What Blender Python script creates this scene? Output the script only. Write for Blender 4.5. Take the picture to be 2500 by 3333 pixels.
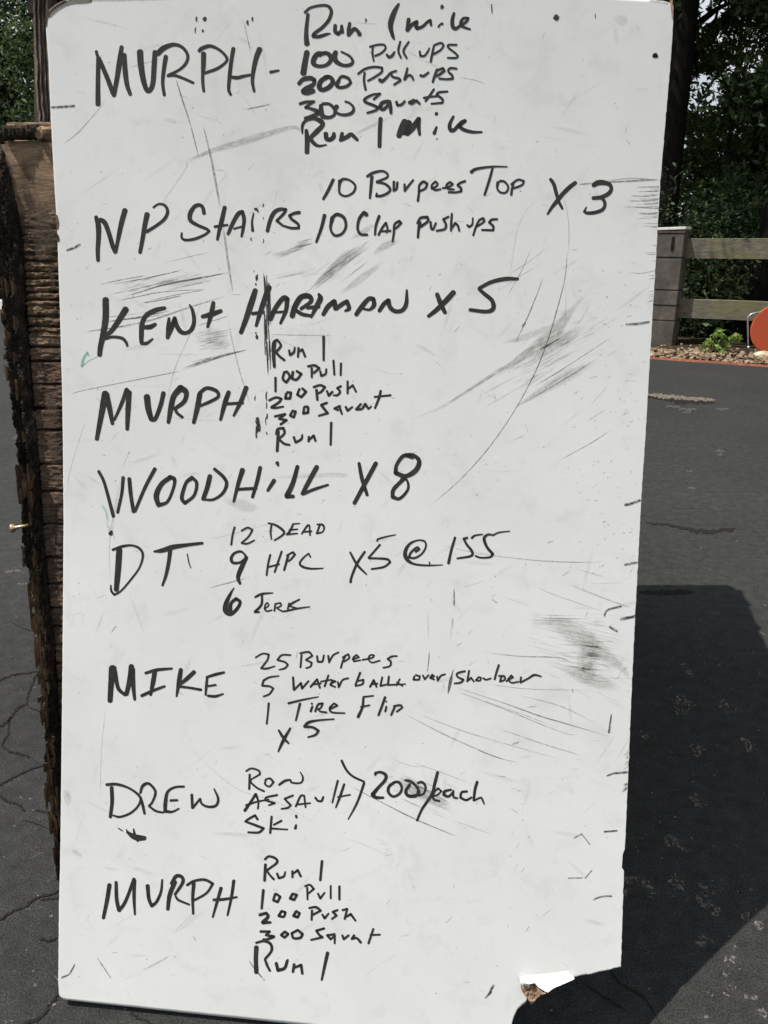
import bpy, bmesh, math, random
from mathutils import Vector, Matrix, noise
random.seed(7)
R = math.radians
for o in list(bpy.data.objects): bpy.data.objects.remove(o)
scene = bpy.context.scene
C = scene.collection

# ------------------------------------------------------------------ camera, sky, sun, exposure
PITCH = R(18.9); CAM_H = 1.45; FPX = 2600.0; W, H = 2500.0, 3333.0
cam_d = bpy.data.cameras.new('camera'); cam = bpy.data.objects.new('camera', cam_d); C.objects.link(cam)
cam.location = (0, 0, CAM_H); cam.rotation_euler = (math.pi/2 - PITCH, 0, 0)
cam_d.sensor_fit = 'VERTICAL'; cam_d.sensor_height = 36.0; cam_d.lens = 36.0*FPX/H
cam_d.clip_start = 0.05; cam_d.clip_end = 600
scene.camera = cam
SUN_EL = R(65)
SHX, SHY = 0.975, 0.222            # ground direction in which shadows fall
world = bpy.data.worlds.new('World'); scene.world = world; world.use_nodes = True
wn = world.node_tree; wn.nodes.clear()
wo = wn.nodes.new('ShaderNodeOutputWorld'); wb = wn.nodes.new('ShaderNodeBackground')
sky = wn.nodes.new('ShaderNodeTexSky'); sky.sky_type = 'NISHITA'; sky.sun_disc = False
sky.sun_elevation = SUN_EL
sky.sun_rotation = math.atan2(-SHX, -SHY)      # azimuth of the sun, measured from +Y towards +X
sky.dust_density = 3.0; sky.air_density = 1.0; sky.ozone_density = 1.0
wb.inputs['Strength'].default_value = 0.075
wtc = wn.nodes.new('ShaderNodeTexCoord'); wnz = wn.nodes.new('ShaderNodeTexNoise'); wnz.inputs['Scale'].default_value = 3.0; wnz.inputs['Detail'].default_value = 7.0
wrp = wn.nodes.new('ShaderNodeValToRGB'); wrp.color_ramp.elements[0].position = 0.36; wrp.color_ramp.elements[0].color = (0.35, 0.35, 0.35, 1); wrp.color_ramp.elements[1].position = 0.56; wrp.color_ramp.elements[1].color = (1, 1, 1, 1)
wmx = wn.nodes.new('ShaderNodeMix'); wmx.data_type = 'RGBA'; wmx.inputs[7].default_value = (8.6, 9.0, 9.5, 1)      # broken white cloud over blue
wn.links.new(wtc.outputs['Generated'], wnz.inputs['Vector']); wn.links.new(wnz.outputs['Fac'], wrp.inputs[0]); wn.links.new(wrp.outputs[0], wmx.inputs[0])
wn.links.new(sky.outputs[0], wmx.inputs[6]); wn.links.new(wmx.outputs[2], wb.inputs[0]); wn.links.new(wb.outputs[0], wo.inputs[0])
sd = bpy.data.lights.new('sun', 'SUN'); sd.energy = 4.6; sd.angle = R(0.53); sd.color = (1.0, 0.965, 0.90)
sun = bpy.data.objects.new('sun', sd); C.objects.link(sun)
ldir = Vector((SHX*math.cos(SUN_EL), SHY*math.cos(SUN_EL), -math.sin(SUN_EL)))
sun.rotation_euler = ldir.to_track_quat('-Z', 'Y').to_euler(); sun.location = (-4, -1, 9)
scene.render.engine = 'CYCLES'
vs = scene.view_settings
vs.view_transform = 'Standard'; vs.look = 'None'; vs.gamma = 1.0; vs.use_curve_mapping = False
vs.exposure = 0.35

# ------------------------------------------------------------------ geometry of the place
FW = Vector((0, math.cos(PITCH), -math.sin(PITCH))); UP = Vector((0, math.sin(PITCH), math.cos(PITCH))); RT = Vector((1, 0, 0))
EYE = Vector((0, 0, CAM_H))
def ray(x, y): return RT*((x-W/2)/FPX) + UP*((H/2-y)/FPX) + FW
def on_plane(x, y, p0, n):
    d = ray(x, y); return EYE + d*((p0-EYE).dot(n)/d.dot(n))
def ground(x, y, z=0.0): return on_plane(x, y, Vector((0, 0, z)), Vector((0, 0, 1)))
def at_y(x, y, Y): return on_plane(x, y, Vector((0, Y, 0)), Vector((0, 1, 0)))
def c2w(v): return RT*v[0] + UP*v[1] - FW*v[2]
dv = c2w((-777, -29000, -2600)).normalized()      # down the board
dh = -c2w((-30650, 1666, -2600)).normalized()      # to the right along the board
BN = dh.cross(-dv).normalized()
if BN.dot(EYE - ground(1250, 3333)) < 0: BN = -BN
BA = ground(1655, 3413, 0.004)
def board_pt(x, y, off=0.0):
    v = min(max((y+30)/3450.0, 0), 1.05)
    bow = 0.17*((v-0.5)**2 - 0.25)                # the sheet sags a little between its ends
    return on_plane(x, y, BA + BN*(bow+off), BN)

# ------------------------------------------------------------------ materials
MATS = {}
def newmat(name, rough=0.8, spec=0.3):
    m = bpy.data.materials.new(name); m.use_nodes = True
    nt = m.node_tree; b = nt.nodes['Principled BSDF']
    b.inputs['Roughness'].default_value = rough
    b.inputs['Specular IOR Level'].default_value = spec
    MATS[name] = m
    return m, nt, b
def nd(nt, t, **kw):
    n = nt.nodes.new(t)
    for k, v in kw.items():
        if k in n.inputs: n.inputs[k].default_value = v
        else: setattr(n, k, v)
    return n
def ramp(nt, src, stops, interp='LINEAR'):
    r = nt.nodes.new('ShaderNodeValToRGB'); r.color_ramp.interpolation = interp
    e = r.color_ramp.elements
    while len(e) < len(stops): e.new(0.5)
    for i, (p, c) in enumerate(stops):
        e[i].position = p; e[i].color = (c, c, c, 1) if not isinstance(c, tuple) else (*c, 1)
    nt.links.new(src, r.inputs[0]); return r.outputs[0]
def tex(nt, scale=(1, 1, 1), coord='Object', rot=(0, 0, 0)):
    tc = nt.nodes.new('ShaderNodeTexCoord'); mp = nt.nodes.new('ShaderNodeMapping')
    mp.inputs['Scale'].default_value = scale; mp.inputs['Rotation'].default_value = rot
    nt.links.new(tc.outputs[coord], mp.inputs[0]); return mp.outputs[0]
def nz(nt, vec, scale, detail=4, rough=0.55, dist=0.0):
    n = nd(nt, 'ShaderNodeTexNoise', Scale=scale, Detail=detail, Roughness=rough, Distortion=dist)
    nt.links.new(vec, n.inputs['Vector']); return n.outputs['Fac']
def mix(nt, fac, a, b, mode='MIX'):
    m = nt.nodes.new('ShaderNodeMix'); m.data_type = 'RGBA'; m.blend_type = mode
    for inp, v in ((m.inputs[0], fac), (m.inputs[6], a), (m.inputs[7], b)):
        if isinstance(v, (int, float)): inp.default_value = v
        elif isinstance(v, tuple): inp.default_value = (*v, 1) if len(v) == 3 else v
        else: nt.links.new(v, inp)
    return m.outputs[2]
def math_(nt, op, a, b=0.0):
    m = nt.nodes.new('ShaderNodeMath'); m.operation = op
    for inp, v in ((m.inputs[0], a), (m.inputs[1], b)):
        if isinstance(v, (int, float)): inp.default_value = v
        else: nt.links.new(v, inp)
    return m.outputs[0]
def bump(nt, b, h, strength=0.4, dist=0.002):
    n = nt.nodes.new('ShaderNodeBump'); n.inputs['Strength'].default_value = strength; n.inputs['Distance'].default_value = dist
    nt.links.new(h, n.inputs['Height']); nt.links.new(n.outputs[0], b.inputs['Normal'])

# white sheet of the board
m, nt, b = newmat('white_sheet', 0.42, 0.35)
v = tex(nt)
n1 = ramp(nt, nz(nt, v, 3.0, 6, 0.6), [(0.3, (0.575, 0.58, 0.565)), (0.7, (0.64, 0.645, 0.63))])
n2 = ramp(nt, nz(nt, v, 16.0, 8, 0.7, 0.4), [(0.53, 0.0), (0.78, 0.5)])
n3 = ramp(nt, nz(nt, tex(nt, (1, 1, 0.15)), 26.0, 5, 0.65), [(0.6, 0.0), (0.8, 0.28)])
c = mix(nt, n2, n1, (0.44, 0.44, 0.42)); c = mix(nt, n3, c, (0.54, 0.54, 0.52))
sp = ramp(nt, nz(nt, v, 210.0, 2, 0.5), [(0.70, 0.0), (0.76, 0.55)])
spm = ramp(nt, nz(nt, v, 7.0, 4, 0.7), [(0.48, 0.0), (0.66, 1.0)])
c = mix(nt, math_(nt, 'MULTIPLY', sp, spm), c, (0.2, 0.2, 0.19))
nt.links.new(c, b.inputs['Base Color'])
bump(nt, b, nz(nt, v, 60, 4), 0.12, 0.001)
# torn brown fibre
m, nt, b = newmat('torn_fibre', 0.95, 0.1)
v = tex(nt, (1, 1, 1))
c = ramp(nt, nz(nt, v, 90, 6, 0.7), [(0.3, (0.19, 0.115, 0.075)), (0.55, (0.38, 0.265, 0.18)), (0.75, (0.5, 0.38, 0.28))])
nt.links.new(c, b.inputs['Base Color']); bump(nt, b, nz(nt, v, 150, 6, 0.7), 1.0, 0.004)
m, nt, b = newmat('sheet_edge', 0.95, 0.1)
v = tex(nt)
c = ramp(nt, nz(nt, v, 60, 6, 0.7), [(0.35, (0.035, 0.026, 0.02)), (0.6, (0.13, 0.10, 0.075)), (0.78, (0.35, 0.32, 0.28))])
nt.links.new(c, b.inputs['Base Color']); bump(nt, b, nz(nt, v, 150, 6, 0.7), 1.0, 0.003)
# ink
def ink_mat(name, col, lo, hi, rough=0.35, spec=0.25, ns=1.0, use_a=True):
    m, nt, b = newmat(name, rough, spec)
    b.inputs['Base Color'].default_value = (*col, 1)
    at = nd(nt, 'ShaderNodeAttribute', attribute_name='alpha')
    uv = nt.nodes.new('ShaderNodeUVMap'); mp = nt.nodes.new('ShaderNodeMapping')
    mp.inputs['Scale'].default_value = (14*ns, 2.6*ns, 1)
    nt.links.new(uv.outputs[0], mp.inputs[0])
    n = nz(nt, mp.outputs[0], 5.0, 6, 0.75)
    r = ramp(nt, n, [(lo, 0.0), (hi, 1.0)])
    fac = math_(nt, 'MULTIPLY', r, at.outputs['Fac'])
    tr = nt.nodes.new('ShaderNodeBsdfTransparent'); mx = nt.nodes.new('ShaderNodeMixShader')
    out = nt.nodes['Material Output']
    nt.links.new(fac, mx.inputs[0]); nt.links.new(tr.outputs[0], mx.inputs[1]); nt.links.new(b.outputs[0], mx.inputs[2])
    nt.links.new(mx.outputs[0], out.inputs[0])
m, nt, b = newmat('marker_ink', 0.5, 0.2)
v = tex(nt)
c = ramp(nt, nz(nt, v, 45, 5, 0.7), [(0.35, (0.017, 0.017, 0.016)), (0.7, (0.034, 0.034, 0.031))])
uv = nt.nodes.new('ShaderNodeUVMap'); mp = nt.nodes.new('ShaderNodeMapping'); mp.inputs['Scale'].default_value = (26, 60, 1); nt.links.new(uv.outputs[0], mp.inputs[0])
c = mix(nt, ramp(nt, nz(nt, mp.outputs[0], 1.0, 5, 0.7), [(0.56, 0.0), (0.72, 1.0)]), c, (0.085, 0.084, 0.078))      # thin spots along the stroke
nt.links.new(c, b.inputs['Base Color'])
ink_mat('dry_ink', (0.026, 0.026, 0.024), 0.30, 0.46)
ink_mat('faded_ink', (0.04, 0.04, 0.038), 0.36, 0.56)
ink_mat('scuff', (0.115, 0.112, 0.105), 0.30, 0.62)
ink_mat('smear', (0.27, 0.26, 0.225), 0.28, 0.72, ns=0.8)
ink_mat('stain', (0.06, 0.042, 0.029), 0.3, 0.6)
ink_mat('green_ink', (0.10, 0.36, 0.28), 0.15, 0.7)

# asphalt
m, nt, b = newmat('asphalt', 0.85, 0.25)
v = tex(nt)
big = ramp(nt, nz(nt, v, 0.7, 5, 0.6), [(0.3, (0.021, 0.0212, 0.0212)), (0.7, (0.034, 0.034, 0.0338))])
fine = ramp(nt, nz(nt, v, 240, 3, 0.6), [(0.35, (0.45, 0.45, 0.45)), (0.65, (1.6, 1.6, 1.6))])
c = mix(nt, 1.0, big, fine, 'MULTIPLY')
mid = ramp(nt, nz(nt, v, 22, 6, 0.7), [(0.28, (0.55, 0.55, 0.55)), (0.72, (1.35, 1.35, 1.35))])
c = mix(nt, 1.0, c, mid, 'MULTIPLY')
pat = ramp(nt, nz(nt, tex(nt, (1.2, 2.2, 1), rot=(0, 0, 0.5)), 9, 5, 0.7, 0.6), [(0.64, 0.0), (0.69, 1.0)])
grn = ramp(nt, nz(nt, v, 130, 4, 0.8), [(0.5, 0.0), (0.62, 1.0)])
c = mix(nt, math_(nt, 'MULTIPLY', pat, math_(nt, 'MULTIPLY', grn, 0.7)), c, (0.13, 0.125, 0.115))
vo = nd(nt, 'ShaderNodeTexVoronoi', Scale=42.0); nt.links.new(v, vo.inputs['Vector'])
peb = ramp(nt, vo.outputs['Distance'], [(0.06, 1.0), (0.10, 0.0)])
pm = ramp(nt, nz(nt, v, 17, 3, 0.6), [(0.52, 0.0), (0.6, 1.0)])
c = mix(nt, math_(nt, 'MULTIPLY', peb, pm), c, (0.24, 0.23, 0.21))
nt.links.new(c, b.inputs['Base Color'])
hh = mix(nt, 0.5, nz(nt, v, 240, 3), nz(nt, v, 30, 6, 0.7))
bump(nt, b, hh, 0.8, 0.008)
m, nt, b = newmat('crack_dark', 0.95, 0.1)
c = ramp(nt, nz(nt, tex(nt), 60, 5, 0.8), [(0.3, (0.006, 0.006, 0.006)), (0.6, (0.022, 0.021, 0.02)), (0.75, (0.05, 0.05, 0.05))])
nt.links.new(c, b.inputs['Base Color'])
m, nt, b = newmat('pale_patch', 0.9, 0.1)
c = ramp(nt, nz(nt, tex(nt), 90, 5, 0.8), [(0.38, (0.06, 0.058, 0.055)), (0.62, (0.20, 0.19, 0.17))])
nt.links.new(c, b.inputs['Base Color'])
pa = ramp(nt, nz(nt, tex(nt), 75, 5, 0.75), [(0.47, 0.0), (0.56, 0.9)])
tr = nt.nodes.new('ShaderNodeBsdfTransparent'); mx = nt.nodes.new('ShaderNodeMixShader')
nt.links.new(pa, mx.inputs[0]); nt.links.new(tr.outputs[0], mx.inputs[1]); nt.links.new(b.outputs[0], mx.inputs[2]); nt.links.new(mx.outputs[0], nt.nodes['Material Output'].inputs[0])
m, nt, b = newmat('sand_patch', 0.95, 0.1)
c = ramp(nt, nz(nt, tex(nt), 14, 6, 0.8), [(0.35, (0.05, 0.047, 0.04)), (0.6, (0.17, 0.15, 0.115))])
nt.links.new(c, b.inputs['Base Color'])
m, nt, b = newmat('forest_soil', 0.98, 0.1)
v = tex(nt)
c = ramp(nt, nz(nt, v, 9, 8, 0.75), [(0.3, (0.018, 0.013, 0.009)), (0.55, (0.045, 0.033, 0.022)), (0.75, (0.085, 0.065, 0.045))])
nt.links.new(c, b.inputs['Base Color']); bump(nt, b, nz(nt, v, 30, 6, 0.7), 0.8, 0.03)
m, nt, b = newmat('tan_gravel', 0.95, 0.1)
v = tex(nt)
c = ramp(nt, nz(nt, v, 11, 4, 0.7), [(0.3, (0.11, 0.072, 0.047)), (0.55, (0.26, 0.19, 0.125)), (0.72, (0.44, 0.35, 0.26))])
nt.links.new(c, b.inputs['Base Color']); bump(nt, b, nz(nt, v, 60, 5, 0.7), 0.6, 0.008)
m, nt, b = newmat('red_edging', 0.9, 0.2)
c = ramp(nt, nz(nt, tex(nt), 12, 6, 0.75), [(0.3, (0.10, 0.05, 0.035)), (0.55, (0.22, 0.075, 0.045)), (0.75, (0.30, 0.19, 0.14))])
nt.links.new(c, b.inputs['Base Color'])
m, nt, b = newmat('pale_stone', 0.9, 0.2)
c = ramp(nt, nz(nt, tex(nt), 14, 5, 0.7), [(0.35, (0.33, 0.25, 0.16)), (0.6, (0.56, 0.52, 0.42))])
nt.links.new(c, b.inputs['Base Color'])
m, nt, b = newmat('white_paint', 0.7, 0.3)
c = ramp(nt, nz(nt, tex(nt), 5, 6, 0.7), [(0.35, (0.55, 0.55, 0.53)), (0.6, (0.8, 0.8, 0.79))])
nt.links.new(c, b.inputs['Base Color'])
m, nt, b = newmat('concrete_block', 0.95, 0.15)
v = tex(nt)
c = ramp(nt, nz(nt, v, 6, 7, 0.7), [(0.3, (0.065, 0.057, 0.047)), (0.55, (0.11, 0.097, 0.081)), (0.75, (0.17, 0.152, 0.13))])
nt.links.new(c, b.inputs['Base Color']); bump(nt, b, nz(nt, v, 90, 5, 0.7), 0.5, 0.006)
m, nt, b = newmat('concrete_cap', 0.9, 0.2)
c = ramp(nt, nz(nt, tex(nt), 9, 6, 0.7), [(0.3, (0.62, 0.60, 0.57)), (0.7, (0.78, 0.76, 0.73))])
nt.links.new(c, b.inputs['Base Color'])
m, nt, b = newmat('weathered_rail', 0.9, 0.2)
v = tex(nt, (0.8, 6, 14))
c = ramp(nt, nz(nt, v, 3.0, 7, 0.7, 0.5), [(0.3, (0.07, 0.06, 0.047)), (0.5, (0.135, 0.12, 0.092)), (0.75, (0.25, 0.225, 0.19))])
g = ramp(nt, nz(nt, tex(nt), 2.2, 4, 0.6), [(0.42, 0.0), (0.62, 0.6)])
c = mix(nt, g, c, (0.15, 0.145, 0.055))
nt.links.new(c, b.inputs['Base Color']); bump(nt, b, nz(nt, v, 8, 5, 0.7), 0.5, 0.006)
m, nt, b = newmat('galvanised_tube', 0.38, 0.5)
b.inputs['Metallic'].default_value = 0.8
c = ramp(nt, nz(nt, tex(nt), 20, 5, 0.7), [(0.35, (0.35, 0.36, 0.36)), (0.65, (0.6, 0.61, 0.61))]); nt.links.new(c, b.inputs['Base Color'])
m, nt, b = newmat('orange_disc', 0.75, 0.3)
v = tex(nt)
c = ramp(nt, nz(nt, v, 30, 7, 0.85, 0.5), [(0.30, (0.09, 0.02, 0.012)), (0.38, (0.55, 0.095, 0.037)), (0.7, (0.66, 0.13, 0.05))])
nt.links.new(c, b.inputs['Base Color'])
# timber
def wood(name, dark, midc, light, sc, bs=0.9):
    m, nt, b = newmat(name, 0.92, 0.15)
    v = tex(nt, sc)
    c = ramp(nt, nz(nt, v, 7.0, 9, 0.75, 0.6), [(0.28, dark), (0.52, midc), (0.74, light)])
    st = ramp(nt, nz(nt, tex(nt, (3, 1, 1.6)), 2.6, 6, 0.65, 0.7), [(0.46, 0.0), (0.60, 0.82)])
    c = mix(nt, st, c, (dark[0]*0.75, dark[1]*0.75, dark[2]*0.8))
    nt.links.new(c, b.inputs['Base Color'])
    bump(nt, b, nz(nt, v, 26, 8, 0.8), bs, 0.007)
wood('old_timber', (0.07, 0.052, 0.039), (0.31, 0.215, 0.138), (0.54, 0.40, 0.262), (2.0, 2.0, 9.0))
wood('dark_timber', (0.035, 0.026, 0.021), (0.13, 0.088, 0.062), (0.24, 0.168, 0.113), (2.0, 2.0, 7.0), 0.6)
wood('dark_bark', (0.016, 0.013, 0.011), (0.065, 0.05, 0.04), (0.26, 0.20, 0.14), (12.0, 12.0, 5.0), 1.0)
wood('grey_post', (0.07, 0.055, 0.045), (0.17, 0.138, 0.112), (0.31, 0.26, 0.21), (16.0, 16.0, 1.2), 0.7)
wood('rough_split', (0.04, 0.028, 0.019), (0.34, 0.245, 0.16), (0.70, 0.56, 0.40), (14.0, 14.0, 3.0), 1.0)
wood('split_wood', (0.09, 0.06, 0.035), (0.30, 0.21, 0.13), (0.58, 0.45, 0.30), (14.0, 14.0, 3.0), 1.0)
m, nt, b = newmat('brass', 0.35, 0.5); b.inputs['Metallic'].default_value = 0.85
c = ramp(nt, nz(nt, tex(nt), 120, 4), [(0.35, (0.32, 0.23, 0.11)), (0.65, (0.62, 0.50, 0.29))]); nt.links.new(c, b.inputs['Base Color'])
# vegetation
def leaf_mat(name, a, bcol, cc, trans=0.35):
    m, nt, b = newmat(name, 0.55, 0.28)
    at = nd(nt, 'ShaderNodeAttribute', attribute_name='tone')
    c = ramp(nt, at.outputs['Fac'], [(0.0, a), (0.55, bcol), (1.0, cc)])
    nt.links.new(c, b.inputs['Base Color'])
    t = nt.nodes.new('ShaderNodeBsdfTranslucent'); nt.links.new(c, t.inputs[0])
    mx = nt.nodes.new('ShaderNodeMixShader'); mx.inputs[0].default_value = trans
    nt.links.new(b.outputs[0], mx.inputs[1]); nt.links.new(t.outputs[0], mx.inputs[2])
    nt.links.new(mx.outputs[0], nt.nodes['Material Output'].inputs[0])
leaf_mat('tree_leaf', (0.030, 0.055, 0.020), (0.11, 0.16, 0.058), (0.22, 0.29, 0.10), 0.5)
leaf_mat('dark_leaf', (0.016, 0.032, 0.014), (0.068, 0.105, 0.045), (0.16, 0.21, 0.085), 0.35)
leaf_mat('bush_leaf', (0.10, 0.17, 0.035), (0.19, 0.29, 0.06), (0.27, 0.38, 0.09))
m, nt, b = newmat('tree_bark', 0.95, 0.1)
v = tex(nt, (9, 9, 1.5))
c = ramp(nt, nz(nt, v, 3, 7, 0.7), [(0.3, (0.006, 0.006, 0.005)), (0.6, (0.016, 0.014, 0.012)), (0.8, (0.035, 0.03, 0.026))])
nt.links.new(c, b.inputs['Base Color']); bump(nt, b, nz(nt, v, 6, 6, 0.7), 0.9, 0.03)

# ------------------------------------------------------------------ helpers
def setp(o, label=None, cat=None, group=None, kind=None):
    if label: o['label'] = label
    if cat: o['category'] = cat
    if group: o['group'] = group
    if kind: o['kind'] = kind
    return o
def mesh_obj(name, verts, faces, mat, parent=None, smooth=False):
    me = bpy.data.meshes.new(name); me.from_pydata([tuple(v) for v in verts], [], faces); me.update()
    for mm in (mat if isinstance(mat, (list, tuple)) else [mat]): me.materials.append(MATS[mm])
    if smooth: me.shade_smooth()
    o = bpy.data.objects.new(name, me); C.objects.link(o)
    if parent is not None: o.parent = parent
    return o
def empty(name, loc=(0, 0, 0)):
    o = bpy.data.objects.new(name, None); C.objects.link(o); o.empty_display_size = 0.1
    o.location = loc; return o
def child(o, parent):
    """verts are in world space: keep them there"""
    o.parent = parent; o.matrix_parent_inverse = Matrix.Translation(-Vector(parent.location)); return o
def bm_obj(name, bm, mat, parent=None, smooth=False):
    me = bpy.data.meshes.new(name); bm.to_mesh(me); bm.free()
    me.materials.append(MATS[mat])
    if smooth: me.shade_smooth()
    o = bpy.data.objects.new(name, me); C.objects.link(o)
    if parent is not None: child(o, parent)
    return o
def rbox(bm, c, ax, size, jit=0.0, bev=0.0):
    """box at c, axes ax (3 vectors), half sizes"""
    vs_ = []
    for i in (-1, 1):
        for j in (-1, 1):
            for k in (-1, 1):
                p = Vector(c) + ax[0]*size[0]*i + ax[1]*size[1]*j + ax[2]*size[2]*k
                if jit: p += Vector([random.uniform(-jit, jit) for _ in range(3)])
                vs_.append(bm.verts.new(p))
    fs = [bm.faces.new([vs_[i] for i in f]) for f in ((0, 1, 3, 2), (4, 6, 7, 5), (0, 4, 5, 1), (2, 3, 7, 6), (0, 2, 6, 4), (1, 5, 7, 3))]
    bmesh.ops.recalc_face_normals(bm, faces=fs)
    if bev: bmesh.ops.bevel(bm, geom=list({e for f in fs for e in f.edges}), offset=bev, segments=2, affect='EDGES')
def tube(bm, pts, rad, seg=8, cap=True):
    pts = [Vector(p) for p in pts]; rings = []
    n0 = None
    for i, p in enumerate(pts):
        t = (pts[min(i+1, len(pts)-1)] - pts[max(i-1, 0)]).normalized()
        if n0 is None: n0 = t.orthogonal().normalized()
        n0 = (n0 - t*n0.dot(t)).normalized(); b_ = t.cross(n0)
        r = rad[i] if isinstance(rad, (list, tuple)) else rad
        rings.append([bm.verts.new(p + (n0*math.cos(a) + b_*math.sin(a))*r) for a in [2*math.pi*k/seg for k in range(seg)]])
    for i in range(len(rings)-1):
        for k in range(seg):
            bm.faces.new((rings[i][k], rings[i][(k+1) % seg], rings[i+1][(k+1) % seg], rings[i+1][k]))
    if cap:
        bm.faces.new(rings[0][::-1]); bm.faces.new(rings[-1])
def lerp_tab(tab, x):
    if x <= tab[0][0]: return tab[0][1]
    for (a, va), (b_, vb) in zip(tab, tab[1:]):
        if x <= b_: return va + (vb-va)*(x-a)/(b_-a)
    return tab[-1][1]
def catmull(pts, n=7):
    if len(pts) < 3:
        a, b_ = pts[0], pts[-1]
        return [tuple(a[k]+(b_[k]-a[k])*t/4 for k in range(3)) for t in range(5)]
    out = []
    P = [tuple(2*pts[0][k]-pts[1][k] for k in range(3))] + list(pts) + [tuple(2*pts[-1][k]-pts[-2][k] for k in range(3))]
    for i in range(1, len(P)-2):
        for s in range(n):
            t = s/n; t2 = t*t; t3 = t2*t
            q = []
            for k in range(3):
                a, b_, c_, d = P[i-1][k], P[i][k], P[i+1][k], P[i+2][k]
                q.append(0.5*(2*b_ + (c_-a)*t + (2*a-5*b_+4*c_-d)*t2 + (3*b_-a-3*c_+d)*t3))
            q[2] = max(q[2], 0.6)
            out.append(tuple(q))
    out.append(tuple(pts[-1])); return out

# ------------------------------------------------------------------ ground
def ngrid(name, x0, x1, y0, y1, nx, ny, zf, mat, kind='structure'):
    vs_ = []; fs = []
    for j in range(ny+1):
        for i in range(nx+1):
            x = x0+(x1-x0)*i/nx; y = y0+(y1-y0)*j/ny; vs_.append((x, y, zf(x, y)))
    for j in range(ny):
        for i in range(nx):
            a = j*(nx+1)+i; fs.append((a, a+1, a+nx+2, a+nx+1))
    o = mesh_obj(name, vs_, fs, mat, smooth=True); o['kind'] = kind; return o
E0 = ground(2117, 1168); E0.z = 0; ED = Vector((0.866, -0.5, 0)); EN = Vector((0.5, 0.866, 0))   # edge of the asphalt
def edge_dist(x, y): return (Vector((x, y, 0))-E0).dot(EN)
# soil: one sheet to the horizon, sunk under the asphalt
def soil_z(x, y):
    d = edge_dist(x, y)
    z = -0.05 if d < 0.0 else 0.0 + min(d, 1.4)*0.05
    if d > 2: z -= (d-2)*0.05 if d < 22 else 1.0
    return z + 0.02*noise.noise(Vector((x*1.3, y*1.3, 0)))*(1 if d > 0 else 0)
vs_ = []; fs = []
ts = [-140, -60, -30, -20, -14, -10, -8, -6, -5, -4, -3, -2, -1, 0, 1, 2, 3, 4, 6, 9, 14, 30, 60, 140]
ds = [-160, -60, -20, -0.06, 0.0, 0.12, 0.25, 0.4, 0.6, 0.8, 1.1, 1.4, 2, 3, 5, 8, 12, 22, 60, 160]
for d in ds:
    for t in ts:
        p = E0 + ED*t + EN*d
        vs_.append((p.x, p.y, soil_z(p.x, p.y)))
for j in range(len(ds)-1):
    for i in range(len(ts)-1):
        a = j*len(ts)+i; fs.append((a, a+1, a+len(ts)+1, a+len(ts)))
o = mesh_obj('ground', vs_, fs, 'forest_soil', smooth=True); setp(o, kind='structure')
# asphalt lot, gently uneven
vs_ = []; fs = []
dd = [-60, -30, -18] + [-14+0.5*k for k in range(28)] + [-0.02]
tt = [-40, -25, -18] + [-14+0.5*k for k in range(48)] + [12, 16, 24, 40]
for d in dd:
    for t in tt:
        p = E0 + ED*t + EN*d
        k = 1 if d < -0.3 else 0
        vs_.append((p.x, p.y, 0.0))
for j in range(len(dd)-1):
    for i in range(len(tt)-1):
        a = j*len(tt)+i; fs.append((a, a+1, a+len(tt)+1, a+len(tt)))
asphalt = mesh_obj('asphalt', vs_, fs, 'asphalt'); setp(asphalt, kind='structure')

def flat_ribbons(name, polys, mat, z, parent=None, ragged=0.4):
    """ground marks: poly = [(x,y,w) px]"""
    vs_ = []; fs = []
    for pl in polys:
        pts = catmull(pl, 10); base = len(vs_)
        P = pts
        for i, (x, y, w) in enumerate(P):
            q0, q1 = P[max(i-1, 0)], P[min(i+1, len(P)-1)]; tx, ty = q1[0]-q0[0], q1[1]-q0[1]; d_ = math.hypot(tx, ty) or 1
            nx, ny = -ty/d_, tx/d_; w *= 0.5
            j1 = random.uniform(1-ragged, 1+ragged); j2 = random.uniform(1-ragged, 1+ragged)
            sh = random.uniform(-ragged, ragged)*w*1.0
            e = min(1, min(i, len(P)-1-i)/3+0.15)
            vs_ += [ground(x+nx*(sh+w*j1*e), y+ny*(sh+w*j1*e), z), ground(x+nx*(sh-w*j2*e), y+ny*(sh-w*j2*e), z)]
        for i in range(len(P)-1):
            a = base+2*i; fs.append((a, a+1, a+3, a+2))
    o = mesh_obj(name, vs_, fs, mat)
    if parent is not None: o.parent = parent
    return o
def Z7(pts, w): return [(x*0.6026, 2000+y*0.6026, w*0.85) for x, y in pts]
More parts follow.
